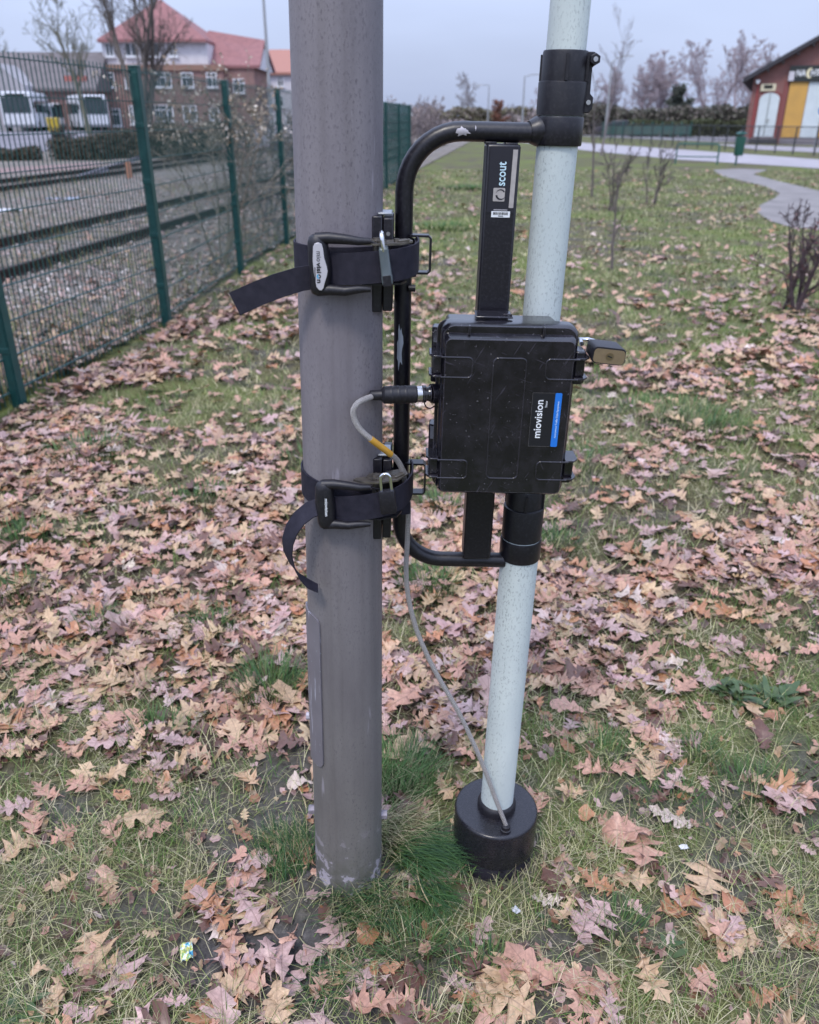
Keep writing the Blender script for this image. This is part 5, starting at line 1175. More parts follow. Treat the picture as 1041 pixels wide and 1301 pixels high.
gb = MB().loft([[(x_, Y + 1.3, we - .25), (x_, Y + 10.7, we - .25), (x_, Y + 5, wz1 - .3)] for x_ in (wx1 - .25, wx1 - .02)]).build('gable', WHITEW, bh, loc=inv, smooth=None)
for x0, x1 in ((133, 146), (158, 176), (188, 204), (214, 226)): window(bh, x0, x1, 54, 72, Y + .35, inv, 2, 1)
for x0, x1 in ((121.8, 147), (193, 219), (230, 247), (262, 277)): window(bh, x0, x1, 92, 111, Y, inv, 3 if x1 - x0 > 20 else 2, 2)
window(bh, 158, 168, 94, 112, Y, inv, 1, 2)
for x0, x1, y0, y1 in ((137, 156, 138, 160), (164, 175, 134, 158), (195, 222, 133, 154), (232, 252, 134, 154), (265, 280, 136, 153)): window(bh, x0, x1, y0, y1, Y, inv, 3 if x1 - x0 > 20 else 2, 2)
xa, za = xz(296, 110, Y + 1.2); window(bh, 296, 312, 100, 118, Y + 1.2, inv)
# pale block with orange roof beyond
Y = 105.; xa, _ = xz(340, 150, Y); xb, _ = xz(400, 150, Y); zt = xz(350, 92, Y)[1]
hb = thing('apartment_house', 'pale house with an orange tile roof showing beside the grey post', 'house', ((xa + xb) / 2, Y + 5, YARD)); inv = (-(xa + xb) / 2, -Y - 5, -YARD)
MB().box(((xa + xb) / 2, Y + 5, (zt + YARD) / 2), (xb - xa, 10, zt - YARD)).build('wall', WHITEW, hb, loc=inv, smooth=None)
roof_poly('roof', [(xa - .3, Y - .4, zt), (xb + .3, Y - .4, zt), (xb + .3, Y + 10.4, zt), (xa - .3, Y + 10.4, zt), (xa, Y + 5, zt + 2.6), (xb, Y + 5, zt + 2.6)], [(0, 1, 5, 4), (2, 3, 4, 5), (1, 2, 5), (3, 0, 4)], mat('orange_tile', (.36, .17, .13), .8), hb, inv)
for x0, x1, y0, y1 in ((352, 361, 97, 110), (352, 361, 122, 136)): window(hb, x0, x1, y0, y1, Y, inv)
# dark barn behind the buses
Y = 84.; xa, _ = xz(-60, 100, Y); xb, _ = xz(118, 100, Y); ze, zr = xz(50, 112, Y)[1], xz(50, 66, Y + 5)[1]
db = thing('barn', 'long low barn with a dark slate roof behind the white buses', 'barn', ((xa + xb) / 2, Y + 5, YARD)); inv = (-(xa + xb) / 2, -Y - 5, -YARD)
MB().box(((xa + xb) / 2, Y + 5, (ze + YARD) / 2), (xb - xa, 9.6, ze - YARD)).build('wall', BR1, db, loc=inv, smooth=None)
roof_poly('roof', [(xa - .3, Y - .3, ze), (xb + .3, Y - .3, ze), (xb + .3, Y + 10.3, ze), (xa - .3, Y + 10.3, ze), (xa, Y + 5, zr), (xb, Y + 5, zr)], [(0, 1, 5, 4), (2, 3, 4, 5), (1, 2, 5), (3, 0, 4)], SLATE, db, inv)
for px_ in (84, 101):
    x_, z_ = xz(px_, 103, Y); MB().box((x_, Y + .9, z_), (.75, .5, .9)).build('roof_window', mat('dormer_red', (.36, .12, .10), .7), db, loc=inv, smooth=None)
g0, g1 = xz(-34, 90, Y - 2)[0], xz(27, 90, Y - 2)[0]; zg, zp = xz(0, 108, Y - 2)[1], xz(0, 80, Y - 2)[1]
MB().loft([[(g0, y_, YARD), (g1, y_, YARD), (g1, y_, zg), ((g0 + g1) / 2, y_, zp), (g0, y_, zg)] for y_ in (Y - 2, Y + 2)]).build('gable', mat('dull_render', (.36, .34, .36), .9, col2=(.28, .27, .28), nscale=1), db, loc=inv, smooth=None)

BUSW = mat('bus_white', (.68, .69, .73), .35, spec=.5, col2=(.60, .61, .65), nscale=1.2); BUSB = mat('bus_glass', (.035, .05, .055), .1, spec=.6); RUB = mat('tyre_rubber', (.02, .02, .02), .8); REDP = mat('red_paint', (.45, .05, .05), .5)
def bus(name, label, cat, px_, Y, W_, H_, L_, rz, coach=True):
    c = at(px_, 150, Y); t = thing(name, label, cat, (c[0], Y, YARD), (0, 0, rz))
    ring = lambda y, s, top: [(x * s, y, z) for x, z in ((-W_ / 2, .35), (W_ / 2, .35), (W_ / 2, H_ * .8), (W_ / 2 * .96, top - .12), (W_ / 2 * .85, top), (-W_ / 2 * .85, top), (-W_ / 2 * .96, top - .12), (-W_ / 2, H_ * .8))]
    MB().loft([ring(0, .94, H_ - .12), ring(.12, .99, H_ - .03), ring(.5, 1, H_), ring(L_ - .3, 1, H_), ring(L_, .95, H_ - .1)]).build('body', BUSW, t, smooth=30)
    ws = MB().loft([[(-W_ * .43, y, H_ * .47), (W_ * .43, y, H_ * .47), (W_ * .42, y + .03, H_ * .86), (-W_ * .42, y + .03, H_ * .86)] for y in (-.035, .05)]).build('windscreen', BUSB, t, smooth=None)
    for s in (-1, 1): MB().tube([(s * .1, -.05, H_ * .48), (s * (.1 + W_ * .25), -.05, H_ * .62)], .015, 5).build('wiper', RUB, ws)
    MB().box((0, -.02, H_ * .91), (W_ * .6, .06, .22)).build('route_display', mat('display_dark', (.02, .02, .02), .3), t, smooth=None)
    for s in (-1, 1):
        MB().cyl((s * W_ * .36, -.05, H_ * .24), (s * W_ * .36, .05, H_ * .24), .12, n=14).build('headlight', mat('lamp_glass', (.7, .72, .75), .15), t)
        m_ = MB().box((s * (W_ / 2 + .16), -.1, H_ * .66), (.14, .12, .42)); m_.box((s * (W_ / 2 + .06), -.05, H_ * .82), (.26, .05, .05)); m_.build('mirror', RUB, t, smooth=None)
        for y in (1.6, L_ - 2.2):
            wh = MB().cyl((s * (W_ / 2 - .28), y, .42), (s * (W_ / 2 + .01), y, .42), .42, n=20).build('wheel', RUB, t); MB().cyl((s * (W_ / 2), y, .42), (s * (W_ / 2 + .025), y, .42), .22, n=14).build('rim', ZINC, wh)
        k = 5
        for j in range(k):
            y0 = .7 + j * (L_ - 1.2) / k; MB().box((s * (W_ / 2 + .003), y0 + (L_ - 1.2) / k / 2, H_ * .63), (.03, (L_ - 1.2) / k - .12, H_ * .30)).build('side_window', BUSB, t, smooth=None)
    MB().box((0, -.04, .46), (W_ * .96, .14, .22)).build('bumper', mat('bumper_grey', (.2, .2, .22), .6), t, smooth=None)
    return t
bus('bus', 'white bus facing the railway, nearest the end of the road', 'bus', 24, 76, 2.55, 3.05, 9, .22)
bus('bus', 'white bus seen through the fence between the forked tree and the first bus', 'bus', 122, 80, 2.4, 2.9, 6.5, .55)
bus('delivery_van', 'white van parked partly hidden behind the second bus', 'van', 78, 84, 2.0, 2.3, 5.0, .9)
0 and bus('minibus', 'white minibus at the edge of the yard with only its side showing', 'minibus', -18, 70, 2.3, 2.6, 7, 1.2)
for px_, lab in ((64, 'yellow wheeled bin beside the first white bus'), (70, 'yellow wheeled bin on the side of the second white bus')):
    c = at(px_, 150, 71); t = thing('wheeled_bin', lab, 'wheeled bin', (c[0], 71, YARD + .02), (0, 0, .2), 'yellow wheeled bins in the yard'); yb = mat('bin_yellow', (.50, .36, .04), .5)
    MB().loft([[(x, y, z) for x, y in rrect(w_, w_ * 1.15, .05, 3)] for z, w_ in ((.06, .42), (.95, .56))]).build('bin_body', yb, t); MB().loft([[(x, y, z) for x, y in rrect(w_, w_ * 1.15, .06, 3)] for z, w_ in ((.95, .60), (1.0, .60), (1.05, .5))]).build('lid', yb, t)
    for q in (-1, 1): MB().cyl((q * .20, .26, .1), (q * .27, .26, .1), .1, n=12).build('wheel', RUB, t)
lm_ = mat('mast_grey', (.30, .31, .33), .5)
def mast(name, label, px_, ptop, Y, r, arm=None, z0=0.0):
    x_ = at(px_, 150, Y)[0]; zt = at(px_, ptop, Y)[2]; t = thing(name, label, 'street lamp' if arm else 'mast', (x_, Y, z0))
    MB().tube([(0, 0, -.1), (0, 0, (zt - z0) * .5), (0, 0, zt - z0)], [r, r * .85, r * .6], 10).build('pole', lm_, t)
    if arm:
        L_ = (at(arm[0], arm[1], Y)[0] - x_); dz = at(arm[0], arm[1], Y)[2] - zt; MB().tube([(0, 0, zt - z0 - .02), (L_ * .4, 0, zt - z0 + dz * .7), (L_, 0, zt - z0 + dz)], r * .45, 8).build('arm', lm_, t)
        MB().loft([[(L_ + s * .55 * np.sign(L_) - .0, y, zt - z0 + dz + z) for y, z in ((-.12, -.06), (.12, -.06), (.08, .06), (-.08, .06))] for s in (-.3, 1)]).build('lamp_head', lm_, t)
    return t
mast('signal_mast', 'thin grey mast rising behind the dry climbers', 345, -30, 42, .09)
mast('street_lamp', 'street lamp with a short arm, seen between bracket and mast', 664, 97, 85, .10, (690, 94))
mast('street_lamp', 'small distant street lamp over the far trees beside the white van', 620, 108, 100, .09, (611, 108))
mast('street_lamp', 'street lamp with an angled arm beside the upper clamp of the mast', 771, 79, 75, .10, (796, 71))
mast('street_lamp', 'pale lamp column standing before the platform hedge near the brick hall', 916, 128, 97, .10, (922, 127))

# ================================================================== FAR MIDDLE AND RIGHT
paving = mat('pale_paving', (.34, .315, .335), .9, col2=(.28, .26, .275), nscale=.8); road_m = mat('road_asphalt', (.25, .235, .25), .9, col2=(.20, .19, .205), nscale=.6)
sandy = mat('sandy_path', (.235, .215, .205), .95, col2=(.165, .15, .145), nscale=1.6, bump=(30, .5, .02))
sheet('footpath', PATH, .010, sandy); sheet('pavement', STRIP, .014, paving)
sheet('road', [gp(*q)[:2] for q in ((560, 160), (760, 164), (960, 168), (1250, 176), (1250, 190), (1041, 185), (921, 181), (760, 174), (560, 165))], .014, road_m)
sheet('forecourt', [gp(*q)[:2] for q in ((900, 182.5), (1041, 187.5), (1250, 192), (1250, 199), (1041, 194), (960, 190))], .010, paving)
# railing with dark posts
rl = mat('railing_dark', (.03, .035, .04), .5); RP = [(752, 179.3), (763, 180), (775, 180.8), (781, 181.3), (791, 182), (802, 182.8), (814, 183.6), (827, 184.5), (840, 185.4), (854, 186.3), (870, 187.4), (886, 188.5), (904, 189.7), (921, 190.8), (940, 192), (960, 193.2), (984, 194.5), (1007, 196), (1034, 197.6), (1062, 199.2)]
pts = [gp(*q) for q in RP]; rt = thing('railing', 'long dark metal railing with thin posts between the pavement and the road', 'railing', tuple(pts[0])); inv = tuple(-pts[0])
for q in pts: MB().box((q[0], q[1], .62), (.055, .055, 1.26)).build('post', rl, rt, loc=inv, smooth=None)
for nm, z in (('top_rail', 1.22), ('mid_rail', .52)): MB().tube([(q[0], q[1], z) for q in pts], .02, 6).build(nm, rl, rt, loc=inv)
wb = MB()
for q0, q1 in zip(pts[:-1], pts[1:]):
    m_ = max(2, int(np.linalg.norm(q1 - q0) / .11))
    for k in range(1, m_): q = q0 + (q1 - q0) * k / m_; wb.box((q[0], q[1], .66), (.008, .008, 1.1))
wb.build('wire_infill', rl, rt, loc=inv, smooth=None, kind='stuff')
# green tube barrier, bin
GT = mat('green_tube', (.02, .10, .085), .45)
p0, p1 = gp(858, 208.5), gp(911, 209.5); t = thing('tube_barrier', 'green bent tube barrier with a cross bar at the pavement edge', 'barrier', tuple((p0 + p1) / 2)); cc_ = (p0 + p1) / 2; inv = tuple(-cc_)
up_ = np.array([0, 0, .72]); e = (p1 - p0); el = e / np.linalg.norm(e)
MB().tube([p0, p0 + up_ * .82] + [p0 + up_ * (.82 + .18 * sin(a)) + el * .13 * (1 - cos(a)) for a in np.linspace(.3, pi / 2, 5)] + [p1 + up_ * (.82 + .18 * sin(a)) - el * .13 * (1 - cos(a)) for a in np.linspace(pi / 2, .3, 5)] + [p1 + up_ * .82, p1], .030, 10).build('hoop', GT, t, loc=inv)
MB().tube([p0 + up_ * .38, p1 + up_ * .38], .022, 8).build('cross_bar', GT, t, loc=inv)
c = gp(936, 210); t = thing('litter_bin', 'dark green litter bin on a post beside the pavement', 'litter bin', tuple(c))
MB().cyl((0, .12, -.05), (0, .12, 1.12), .035, n=10).build('post', GT, t); MB().loft([[(x, y + .0, z) for x, y in rrect(w_, .26, .07, 4)] for z, w_ in ((.33, .25), (.36, .30), (.95, .34), (.98, .33))]).build('bin_body', mat('bin_green', (.012, .075, .055), .5), t)
MB().loft([[(x, y, z) for x, y in rrect(w_, .28, .08, 4)] for z, w_ in ((1.06, .36), (1.10, .34), (1.14, .2))]).build('hood', GT, t)
# brick hall with coloured doors
HA = radians(-22); HC = np.array([at(950, 150, 62)[0], 62.]); hx, hn = np.array([cos(HA), sin(HA)]), np.array([-sin(HA), cos(HA)])
def x_of(px_, py_=150):                                     # distance along the front wall, measured from its corner
    d = ray(px_, py_)[:2]; k = HC @ hn / (d @ hn); return float((d * k - HC) @ hx)
def z_of(py_, px_=985):
    d = ray(px_, 150)[:2]; Yd = (d * (HC @ hn / (d @ hn)))[1]; return float(at(px_, py_, Yd)[2])
Y = 0.; xl, xm = 0., x_of(1086); xr = 2 * xm; ze = z_of(98, 951); zr = ze + (z_of(51, 1041) - ze) * xm / x_of(1041, 51)
hl = thing('brick_hall', 'red brick gabled hall with a white arched door and tall yellow and white doors', 'hall', (*HC, 0), (0, 0, HA)); inv = (0, 0, 0)
MB().loft([[(xl, y_, -.1), (xr, y_, -.1), (xr, y_, ze), (xm, y_, zr), (xl, y_, ze)] for y_ in (Y, Y + 22)]).build('wall', BR2, hl, loc=inv, smooth=None)
sl_ = (zr - ze) / (xm - xl); ov = .65
roof_poly('roof', [(xl - ov, Y - .7, ze - ov * sl_ + .32), (xm, Y - .7, zr + .32), (xr + ov, Y - .7, ze - ov * sl_ + .32), (xl - ov, Y + 22.5, ze - ov * sl_ + .32), (xm, Y + 22.5, zr + .32), (xr + ov, Y + 22.5, ze - ov * sl_ + .32)], [(0, 1, 4, 3), (1, 2, 5, 4)], mat('dark_roof', (.035, .033, .04), .7), hl, inv, .3)
for k in range(1, 8):
    f = k / 8; MB().box((xl + (xm - xl) * f, Y - .35, ze + (zr - ze) * f - .12), (.12, .7, .16), Matrix.Rotation(-math.atan(sl_), 3, 'Y')).build('rafter', mat('dark_timber', (.03, .027, .03), .8), hl, loc=inv, smooth=None)
MB().box(((xl + xr) / 2, Y - .04, .2), (xr - xl + .06, .1, .4)).build('plinth', mat('plinth_grey', (.22, .2, .21), .9), hl, loc=inv, smooth=None)
# arched door
a0, a1 = x_of(961.5), x_of(986.5); ac, ar = (a0 + a1) / 2, (a1 - a0) / 2; zs = z_of(126)
def arch(hw, z0, zs_, y0, y1, n_=12):
    p = [(ac - hw, z0), (ac + hw, z0)] + [(ac + hw * cos(pi * k / n_), zs_ + hw * .62 * sin(pi * k / n_)) for k in range(n_ + 1)]
    return MB().ext(p, y0, y1)
arch(ar + .22, .42, zs, Y - .06, Y - .005).build('brick_arch', mat('arch_brick', (.22, .075, .07), .9), hl, loc=inv, smooth=None)
DW = mat('door_pale', (.60, .66, .68), .6, col2=(.54, .60, .62), nscale=2); DY = mat('door_yellow', (.58, .33, .08), .6, col2=(.52, .30, .08), nscale=2)
dr = arch(ar, .45, zs, Y - .11, Y - .065).build('door', DW, hl, loc=inv, smooth=None)
MB().box((ac, Y - .125, 1.8), (.03, .03, 2.6)).build('door_gap', DARK, dr, smooth=None)
MB().box((ac + .12, Y - .15, 1.45), (.05, .08, .22)).build('handle', ZINC, dr, smooth=None)
MB().box((ac, Y - .45, .16), (2 * ar + .5, .8, .32)).build('door_step', mat('dark_step', (.06, .055, .06), .9), hl, loc=inv, smooth=None)
for k, (p0_, p1_, m_) in enumerate(((996.5, 1019.5, DY), (1020.2, 1041.5, DW), (1042.2, 1064, DY))):
    x0, x1 = x_of(p0_), x_of(p1_); d = MB().box(((x0 + x1) / 2, Y - .09, (z_of(105) + .40) / 2 + .02), (x1 - x0, .10, z_of(105) - .40)).build('door', m_, hl, loc=inv, smooth=None)
    for j in range(1, 5): MB().box((x0 + (x1 - x0) * j / 5, Y - .142, (z_of(105) + .4) / 2), (.025, .012, z_of(105) - .6)).build('board_joint', m_, d, smooth=None)
for x_ in (x_of(995) - .14, x_of(1066) + .14): MB().box((x_, Y - .05, z_of(104) / 2), (.26, .16, z_of(104))).build('door_jamb', mat('arch_brick', (.22, .075, .07), .9), hl, loc=inv, smooth=None)
sg = MB().box(((x_of(1003, 93) + x_of(1070, 93)) / 2, Y - .22, (z_of(83, 1030) + z_of(103.5, 1030)) / 2), (x_of(1070, 93) - x_of(1003, 93), .12, z_of(83, 1030) - z_of(103.5, 1030))).build('sign_board', mat('sign_black', (.02, .025, .025), .5), hl, loc=inv, smooth=None)
zl = z_of(96.5, 1025); hgt_ = z_of(88.2, 1025) - zl
text('lettering', 'NA', WHT, sg, (x_of(1012.5, 93), Y - .283, zl), (1, 0, 0), (0, 0, 1), x_of(1024, 93) - x_of(1012.5, 93), bold=.02, height=hgt_)
text('lettering', 'HT', WHT, sg, (x_of(1031, 93), Y - .283, zl), (1, 0, 0), (0, 0, 1), x_of(1042, 93) - x_of(1031, 93), bold=.02, height=hgt_)
cc2 = (x_of(1024.5, 93) + hgt_ * .85, zl + hgt_ * .42); o_, i_ = arc(cc2, .25, hgt_ * .85, 110, 250); i2 = [(x_ + .16 * 1, z_) for x_, z_ in arc(cc2, .25, hgt_ * .80, 116, 244)[0]]
b = MB(); k = len(o_); b.add([(x_, Y - .284, z_) for x_, z_ in o_ + i2], [(j, j + 1, k + j + 1, k + j) for j in range(k - 1)]); b.build('moon_crescent', mat('moon_cream', (.75, .68, .45), .5), sg, smooth=None)
MB().box((x_of(1006.6, 93), Y - .285, z_of(97)), (.34, .02, .55)).build('poster', mat('poster_grey', (.55, .53, .57), .6), sg, smooth=None)
s2_ = MB().box((x_of(976.5, 111), Y - .12, z_of(111)), (x_of(986) - x_of(967), .10, .42)).build('sign_board', mat('cream_sign', (.62, .56, .40), .6), hl, loc=inv, smooth=None)
MB().box((x_of(976.5, 111), Y - .175, z_of(110.4)), (.55, .012, .22)).build('dark_panel', DARK, s2_, smooth=None)
MB().cyl((x_of(963.5, 103), Y - .10, z_of(103)), (x_of(963.5, 103), Y - .34, z_of(103.5)), .13, n=12).build('wall_lamp', WHT, hl, loc=inv)
MB().cyl((x_of(957), Y - .08, .3), (x_of(957), Y - .08, ze - .1), .06, n=8).build('downpipe', mat('pipe_red', (.30, .06, .06), .5), hl, loc=inv)
for k in range(3):
    c = gp(944 + 5.5 * k, 178.6); t = thing('bicycle_stand', ('bicycle stand farthest from the hall door step', 'middle bicycle stand beside the hall corner', 'bicycle stand next to the hall door step')[k], 'bicycle stand', tuple(c), (0, 0, .5), 'bicycle stands by the brick hall')
    MB().tube([(-.45, 0, -.05), (-.45, 0, .55), (-.3, 0, .75), (.3, 0, .75), (.45, 0, .55), (.45, 0, -.05)], .03, 8).build('hoop', lm_, t); MB().tube([(-.45, 0, .32), (.45, 0, .32)], .02, 6).build('cross_bar', lm_, t)
# round blue traffic sign
c = gp(1034, 192); t = thing('traffic_sign', 'round blue traffic sign with white symbol on a grey post before the hall', 'traffic sign', tuple(c)); Ys = c[1]; zc = at(1037, 140, Ys)[2]
MB().cyl((0, 0, -.1), (0, 0, zc + .3), .03, n=10).build('post', lm_, t)
dsc = MB().cyl((.08, -.035, zc), (.08, -.055, zc), .27, n=32).build('sign_disc', mat('sign_blue', (.03, .15, .42), .45), t)
MB().ext([(-.03 + .08, zc - .12), (.05 + .08, zc - .12), (.05 + .08, zc + .03), (.12 + .08, zc + .03), (.01 + .08, zc + .16), (-.10 + .08, zc + .03), (-.03 + .08, zc + .03)], -.060, -.0555).build('arrow', WHT, dsc, smooth=None)
# hedges, green panels, canopy at the station side
def hedge(name, label, px0, px1, py0, Y, dep, cols, N, sz, cat='hedge'):
    x0, x1 = at(px0, 150, Y)[0], at(px1, 150, Y)[0]; h_ = at((px0 + px1) / 2, py0, Y)[2]
    t = thing(name, label, cat, ((x0 + x1) / 2, Y, 0)); W_ = x1 - x0
    P = np.stack([rng.uniform(-W_ / 2, W_ / 2, N), rng.uniform(-dep / 2, dep / 2, N), rng.uniform(0, 1, N) ** .8 * h_], 1); top = h_ * (.35 + 1.1 * fbm(P[:, 0] * (.55 if cat == 'hedge' else 1.1), P[:, 1] * .3 + Y, 3, 3) if cat == 'scrub' else .72 + .5 * fbm(P[:, 0] * .55, P[:, 1] * .3 + Y, 3, 3)); P[:, 2] *= top / h_
    e1 = rng.normal(0, 1, (N, 3)); e1 /= np.linalg.norm(e1, axis=1, keepdims=True); e2 = np.cross(e1, rng.normal(0, 1, (N, 3))); e2 /= np.linalg.norm(e2, axis=1, keepdims=True); s = rng.uniform(.5, 1.3, (N, 1)) * sz
    V = np.stack([P - e1 * s, P + e2 * s * .7, P + e1 * s, P - e2 * s * .7], 1).reshape(-1, 3); C = np.repeat(np.array(cols)[rng.integers(0, len(cols), N)] * rng.uniform(.6, 1.3, (N, 1)), 4, 0)
    link('foliage', np_mesh('foliage', V, np.arange(4 * N).reshape(-1, 4), C, m=LFM), t, kind='stuff')
    s_ = MB()
    for k in range(int(W_ / 2.2)): xx_ = -W_ / 2 + 1.1 + 2.2 * k; s_.tube([(xx_, 0, -.1), (xx_ + .2, .1, h_ * .7)], [.08, .03], 6)
    s_.build('stems', DBARK, t, kind='stuff'); return t
HG = [(.085, .09, .070), (.12, .12, .09), (.155, .14, .115), (.19, .165, .145)]; HB = [(.30, .255, .25), (.38, .32, .32), (.24, .21, .19)]
for px0, px1, py_, Y_, dp, N_, lab in ((-30, 40, 189, 36.5, 1.2, 5000, 'low dark scrub at the road edge under the first white bus'), (62, 132, 174, 37, 1.4, 7000, 'dark brown scrub on the bank in front of the second bus'), (128, 232, 162, 39, 2.0, 11000, 'brown scrub on the bank under the brick house'), (222, 318, 157, 41, 2.0, 10000, 'taller brown scrub on the bank behind the climbing plants')):
    hedge('scrub', lab, px0, px1, py_, Y_, dp, SHC + [(.16, .13, .10)], N_, .05, 'scrub')
hedge('hedge', 'long dark green hedge along the station beyond the road', 735, 958, 135, 92, 3, HG, 14000, .17)
hedge('hedge', 'low olive hedge strip in front of the taller station hedge', 800, 950, 152, 84, 1.5, [(.07, .08, .04), (.09, .10, .05), (.06, .07, .035)], 5000, .12)
hedge('hedge', 'low brownish hedge in the far distance between post and mast', 545, 705, 138, 105, 3, [(.20, .185, .13), (.18, .165, .10), (.25, .21, .19)], 8000, .2)
hedge('scrub', 'pale pinkish scrub at the far end of the lawn', 515, 600, 146, 80, 2.5, HB, 4000, .13, 'scrub')
hedge('scrub', 'grey pink scrub closing the lawn behind the mast', 640, 760, 141, 98, 3, HB, 6000, .17, 'scrub')
x0, x1 = at(768, 150, 80)[0], at(880, 150, 80)[0]; t = thing('green_fence', 'teal panel fence beyond the road, below the station hedge', 'fence', ((x0 + x1) / 2, 80, 0))
m_ = 9
for k in range(m_):
    xx_ = (k + .5) / m_ * (x1 - x0) - (x1 - x0) / 2; MB().box((xx_, 0, .62), ((x1 - x0) / m_ - .08, .04, .70)).build('panel', mat('teal_panel', (.045, .11, .10), .6, col2=(.09, .12, .10), nscale=1.5), t, smooth=None)
for k in range(m_ + 1): MB().box((k / m_ * (x1 - x0) - (x1 - x0) / 2, 0, .65), (.08, .08, 1.35)).build('post', GT, t, smooth=None)
x0, x1 = at(752, 150, 98)[0], at(955, 150, 98)[0]; t = thing('platform_canopy', 'long thin pale platform roof over the station hedge', 'canopy', ((x0 + x1) / 2, 98, 0)); zc = at(850, 140, 98)[2]
MB().box((0, 0, zc), (x1 - x0, 3.2, .22)).build('roof', WHITEW, t, smooth=None)
for k in range(9): MB().cyl(((k + .5) / 9 * (x1 - x0) - (x1 - x0) / 2, 0, 0), ((k + .5) / 9 * (x1 - x0) - (x1 - x0) / 2, 0, zc - .1), .09, n=8).build('column', lm_, t)
def car(label, px_, Y, rz, col, nm):
    c = at(px_, 150, Y); t = thing('parked_car', label, 'car', (c[0], Y, 0), (0, 0, rz)); P = mat(nm, col, .35, .2)
    prof = [(-2.1, .35), (2.1, .35), (2.15, .62), (1.95, .82), (1.0, .92), (.45, 1.38), (-1.1, 1.42), (-1.75, .98), (-2.1, .9)]
    MB().ext(prof, -.85, .85).build('body', P, t, smooth=20, bevel=.06)
    MB().ext([(.92, .93), (.43, 1.32), (-1.05, 1.35), (-1.6, .96)], -.862, .862).build('window', BUSB, t, smooth=None)
    for x_ in (-1.35, 1.3):
        for s in (-1, 1):
            w_ = MB().cyl((x_, s * .66, .33), (x_, s * .87, .33), .33, n=18).build('wheel', RUB, t); MB().cyl((x_, s * .87, .33), (x_, s * .885, .33), .19, n=12).build('rim', ZINC, w_)
    for s in (-1, 1): MB().box((2.1, s * .6, .66), (.06, .32, .14)).build('headlight', WFR, t, smooth=None); MB().box((-2.1, s * .62, .80), (.06, .26, .14)).build('tail_light', REDP, t, smooth=None)
car('silver parked car seen just right of the mast beyond the road', 752, 93, .1, (.45, .46, .5), 'car_silver'); car('dark parked car before the station hedge with a reddish tail lamp', 786, 88, 2.9, (.05, .045, .06), 'car_dark')
c = at(563, 150, 112); bus('delivery_van', 'tiny white van far behind the top of the bent tube', 'van', 563, 112, 2.0, 2.3, 5.5, .8).location.z = 0
# far trees
BP = mat('far_twig_bark', (.34, .285, .30), .9); BG = mat('far_grey_bark', (.29, .27, .28), .9)  # twig bark paled, distance haze put into its colour
kw = dict(kids=(11, 6, 5, 4), spread=1.05, up=.24, twig=.019, bare=.15, lenk=.50)
def X(px_, Y): return at(px_, 150, Y)[0]
pinkl = ('buds', LFM, 7000, .055, [(.44, .36, .38), (.52, .44, .46), (.36, .30, .31)], 1.0)  # bud colours lightened for the same painted haze
ta = bare_plant('far_tree', 'pinkish leafless tree, widest of those by the brick hall', 'tree', (X(903, 100), 100, 0), 121, 10.8, .2, BP, 'trees beyond the station', stems=2, leaves=pinkl, **kw)
tb = bare_plant('far_tree', 'pinkish leafless tree right of the angled street lamp', 'tree', (X(815, 104), 104, 0), 122, 8.6, .18, BP, 'trees beyond the station', stems=2, leaves=pinkl, **kw)
tcn = bare_plant('far_tree', 'tall greyish leafless tree alone over the far end of the lawn', 'tree', (X(594, 112), 112, 0), 123, 7.2, .17, BG, 'trees beyond the station', stems=1, **kw)
copy_plant(tb, 'pinkish leafless tree between the lamp arm tree and the hall tree', (X(838, 106), 106, 0), 1.3, 1.05); copy_plant(ta, 'pinkish leafless tree overlapping the hall roof edge', (X(940, 108), 108, 0), 2.1, 1.0)
copy_plant(tb, 'low pinkish leafless tree half hidden by the mast clamp', (X(776, 108), 108, 0), 4.0, .85); copy_plant(tcn, 'pale thin leafless tree peeping over the hall roof', (X(968, 118), 118, 0), 2.0, 1.3)
copy_plant(tb, 'low leafless tree just left of the mast clamp', (X(702, 112), 112, 0), 2.7, .62); copy_plant(tcn, 'small grey leafless tree beside the tall lone one', (X(560, 118), 118, 0), 3.0, .45); copy_plant(ta, 'smallest leafless tree between bracket and grey post', (X(540, 125), 125, 0), 1.0, .36)
copy_plant(tcn, 'small grey leafless tree behind the rusty brown tree', (X(655, 118), 118, 0), .7, .5)
bare_plant('far_tree', 'dark evergreen tree between the pinkish trees', 'tree', (X(866, 96), 96, 0), 125, 5.6, .16, DBARK, 'trees beyond the station', stems=1, kids=(16, 6, 3), levels=3, spread=.9, up=.05, twig=.02, bare=.1, lenk=.42, leaves=('foliage', LFM, 3200, .16, [(.08, .09, .07), (.10, .105, .08), (.06, .07, .06)], .5))
bare_plant('brown_leaved_tree', 'small tree that kept its rusty brown leaves, seen under the tube', 'tree', (X(635, 72), 72, 0), 126, 3.3, .08, BARK, None, stems=1, kids=(14, 5, 3), levels=3, spread=.8, up=.15, twig=.01, bare=.12, lenk=.4, leaves=('foliage', LFM, 2400, .075, [(.22, .09, .065), (.16, .075, .05), (.27, .13, .09)], .3))
bare_plant('slim_tree', 'tall slender leafless tree right of the upper clamp', 'tree', (X(768, 42), 42, 0), 127, 6.6, .055, BARK2, None, stems=1, kids=(10, 5, 4), levels=3, spread=.75, up=.5, twig=.007, bare=.35, lenk=.42)

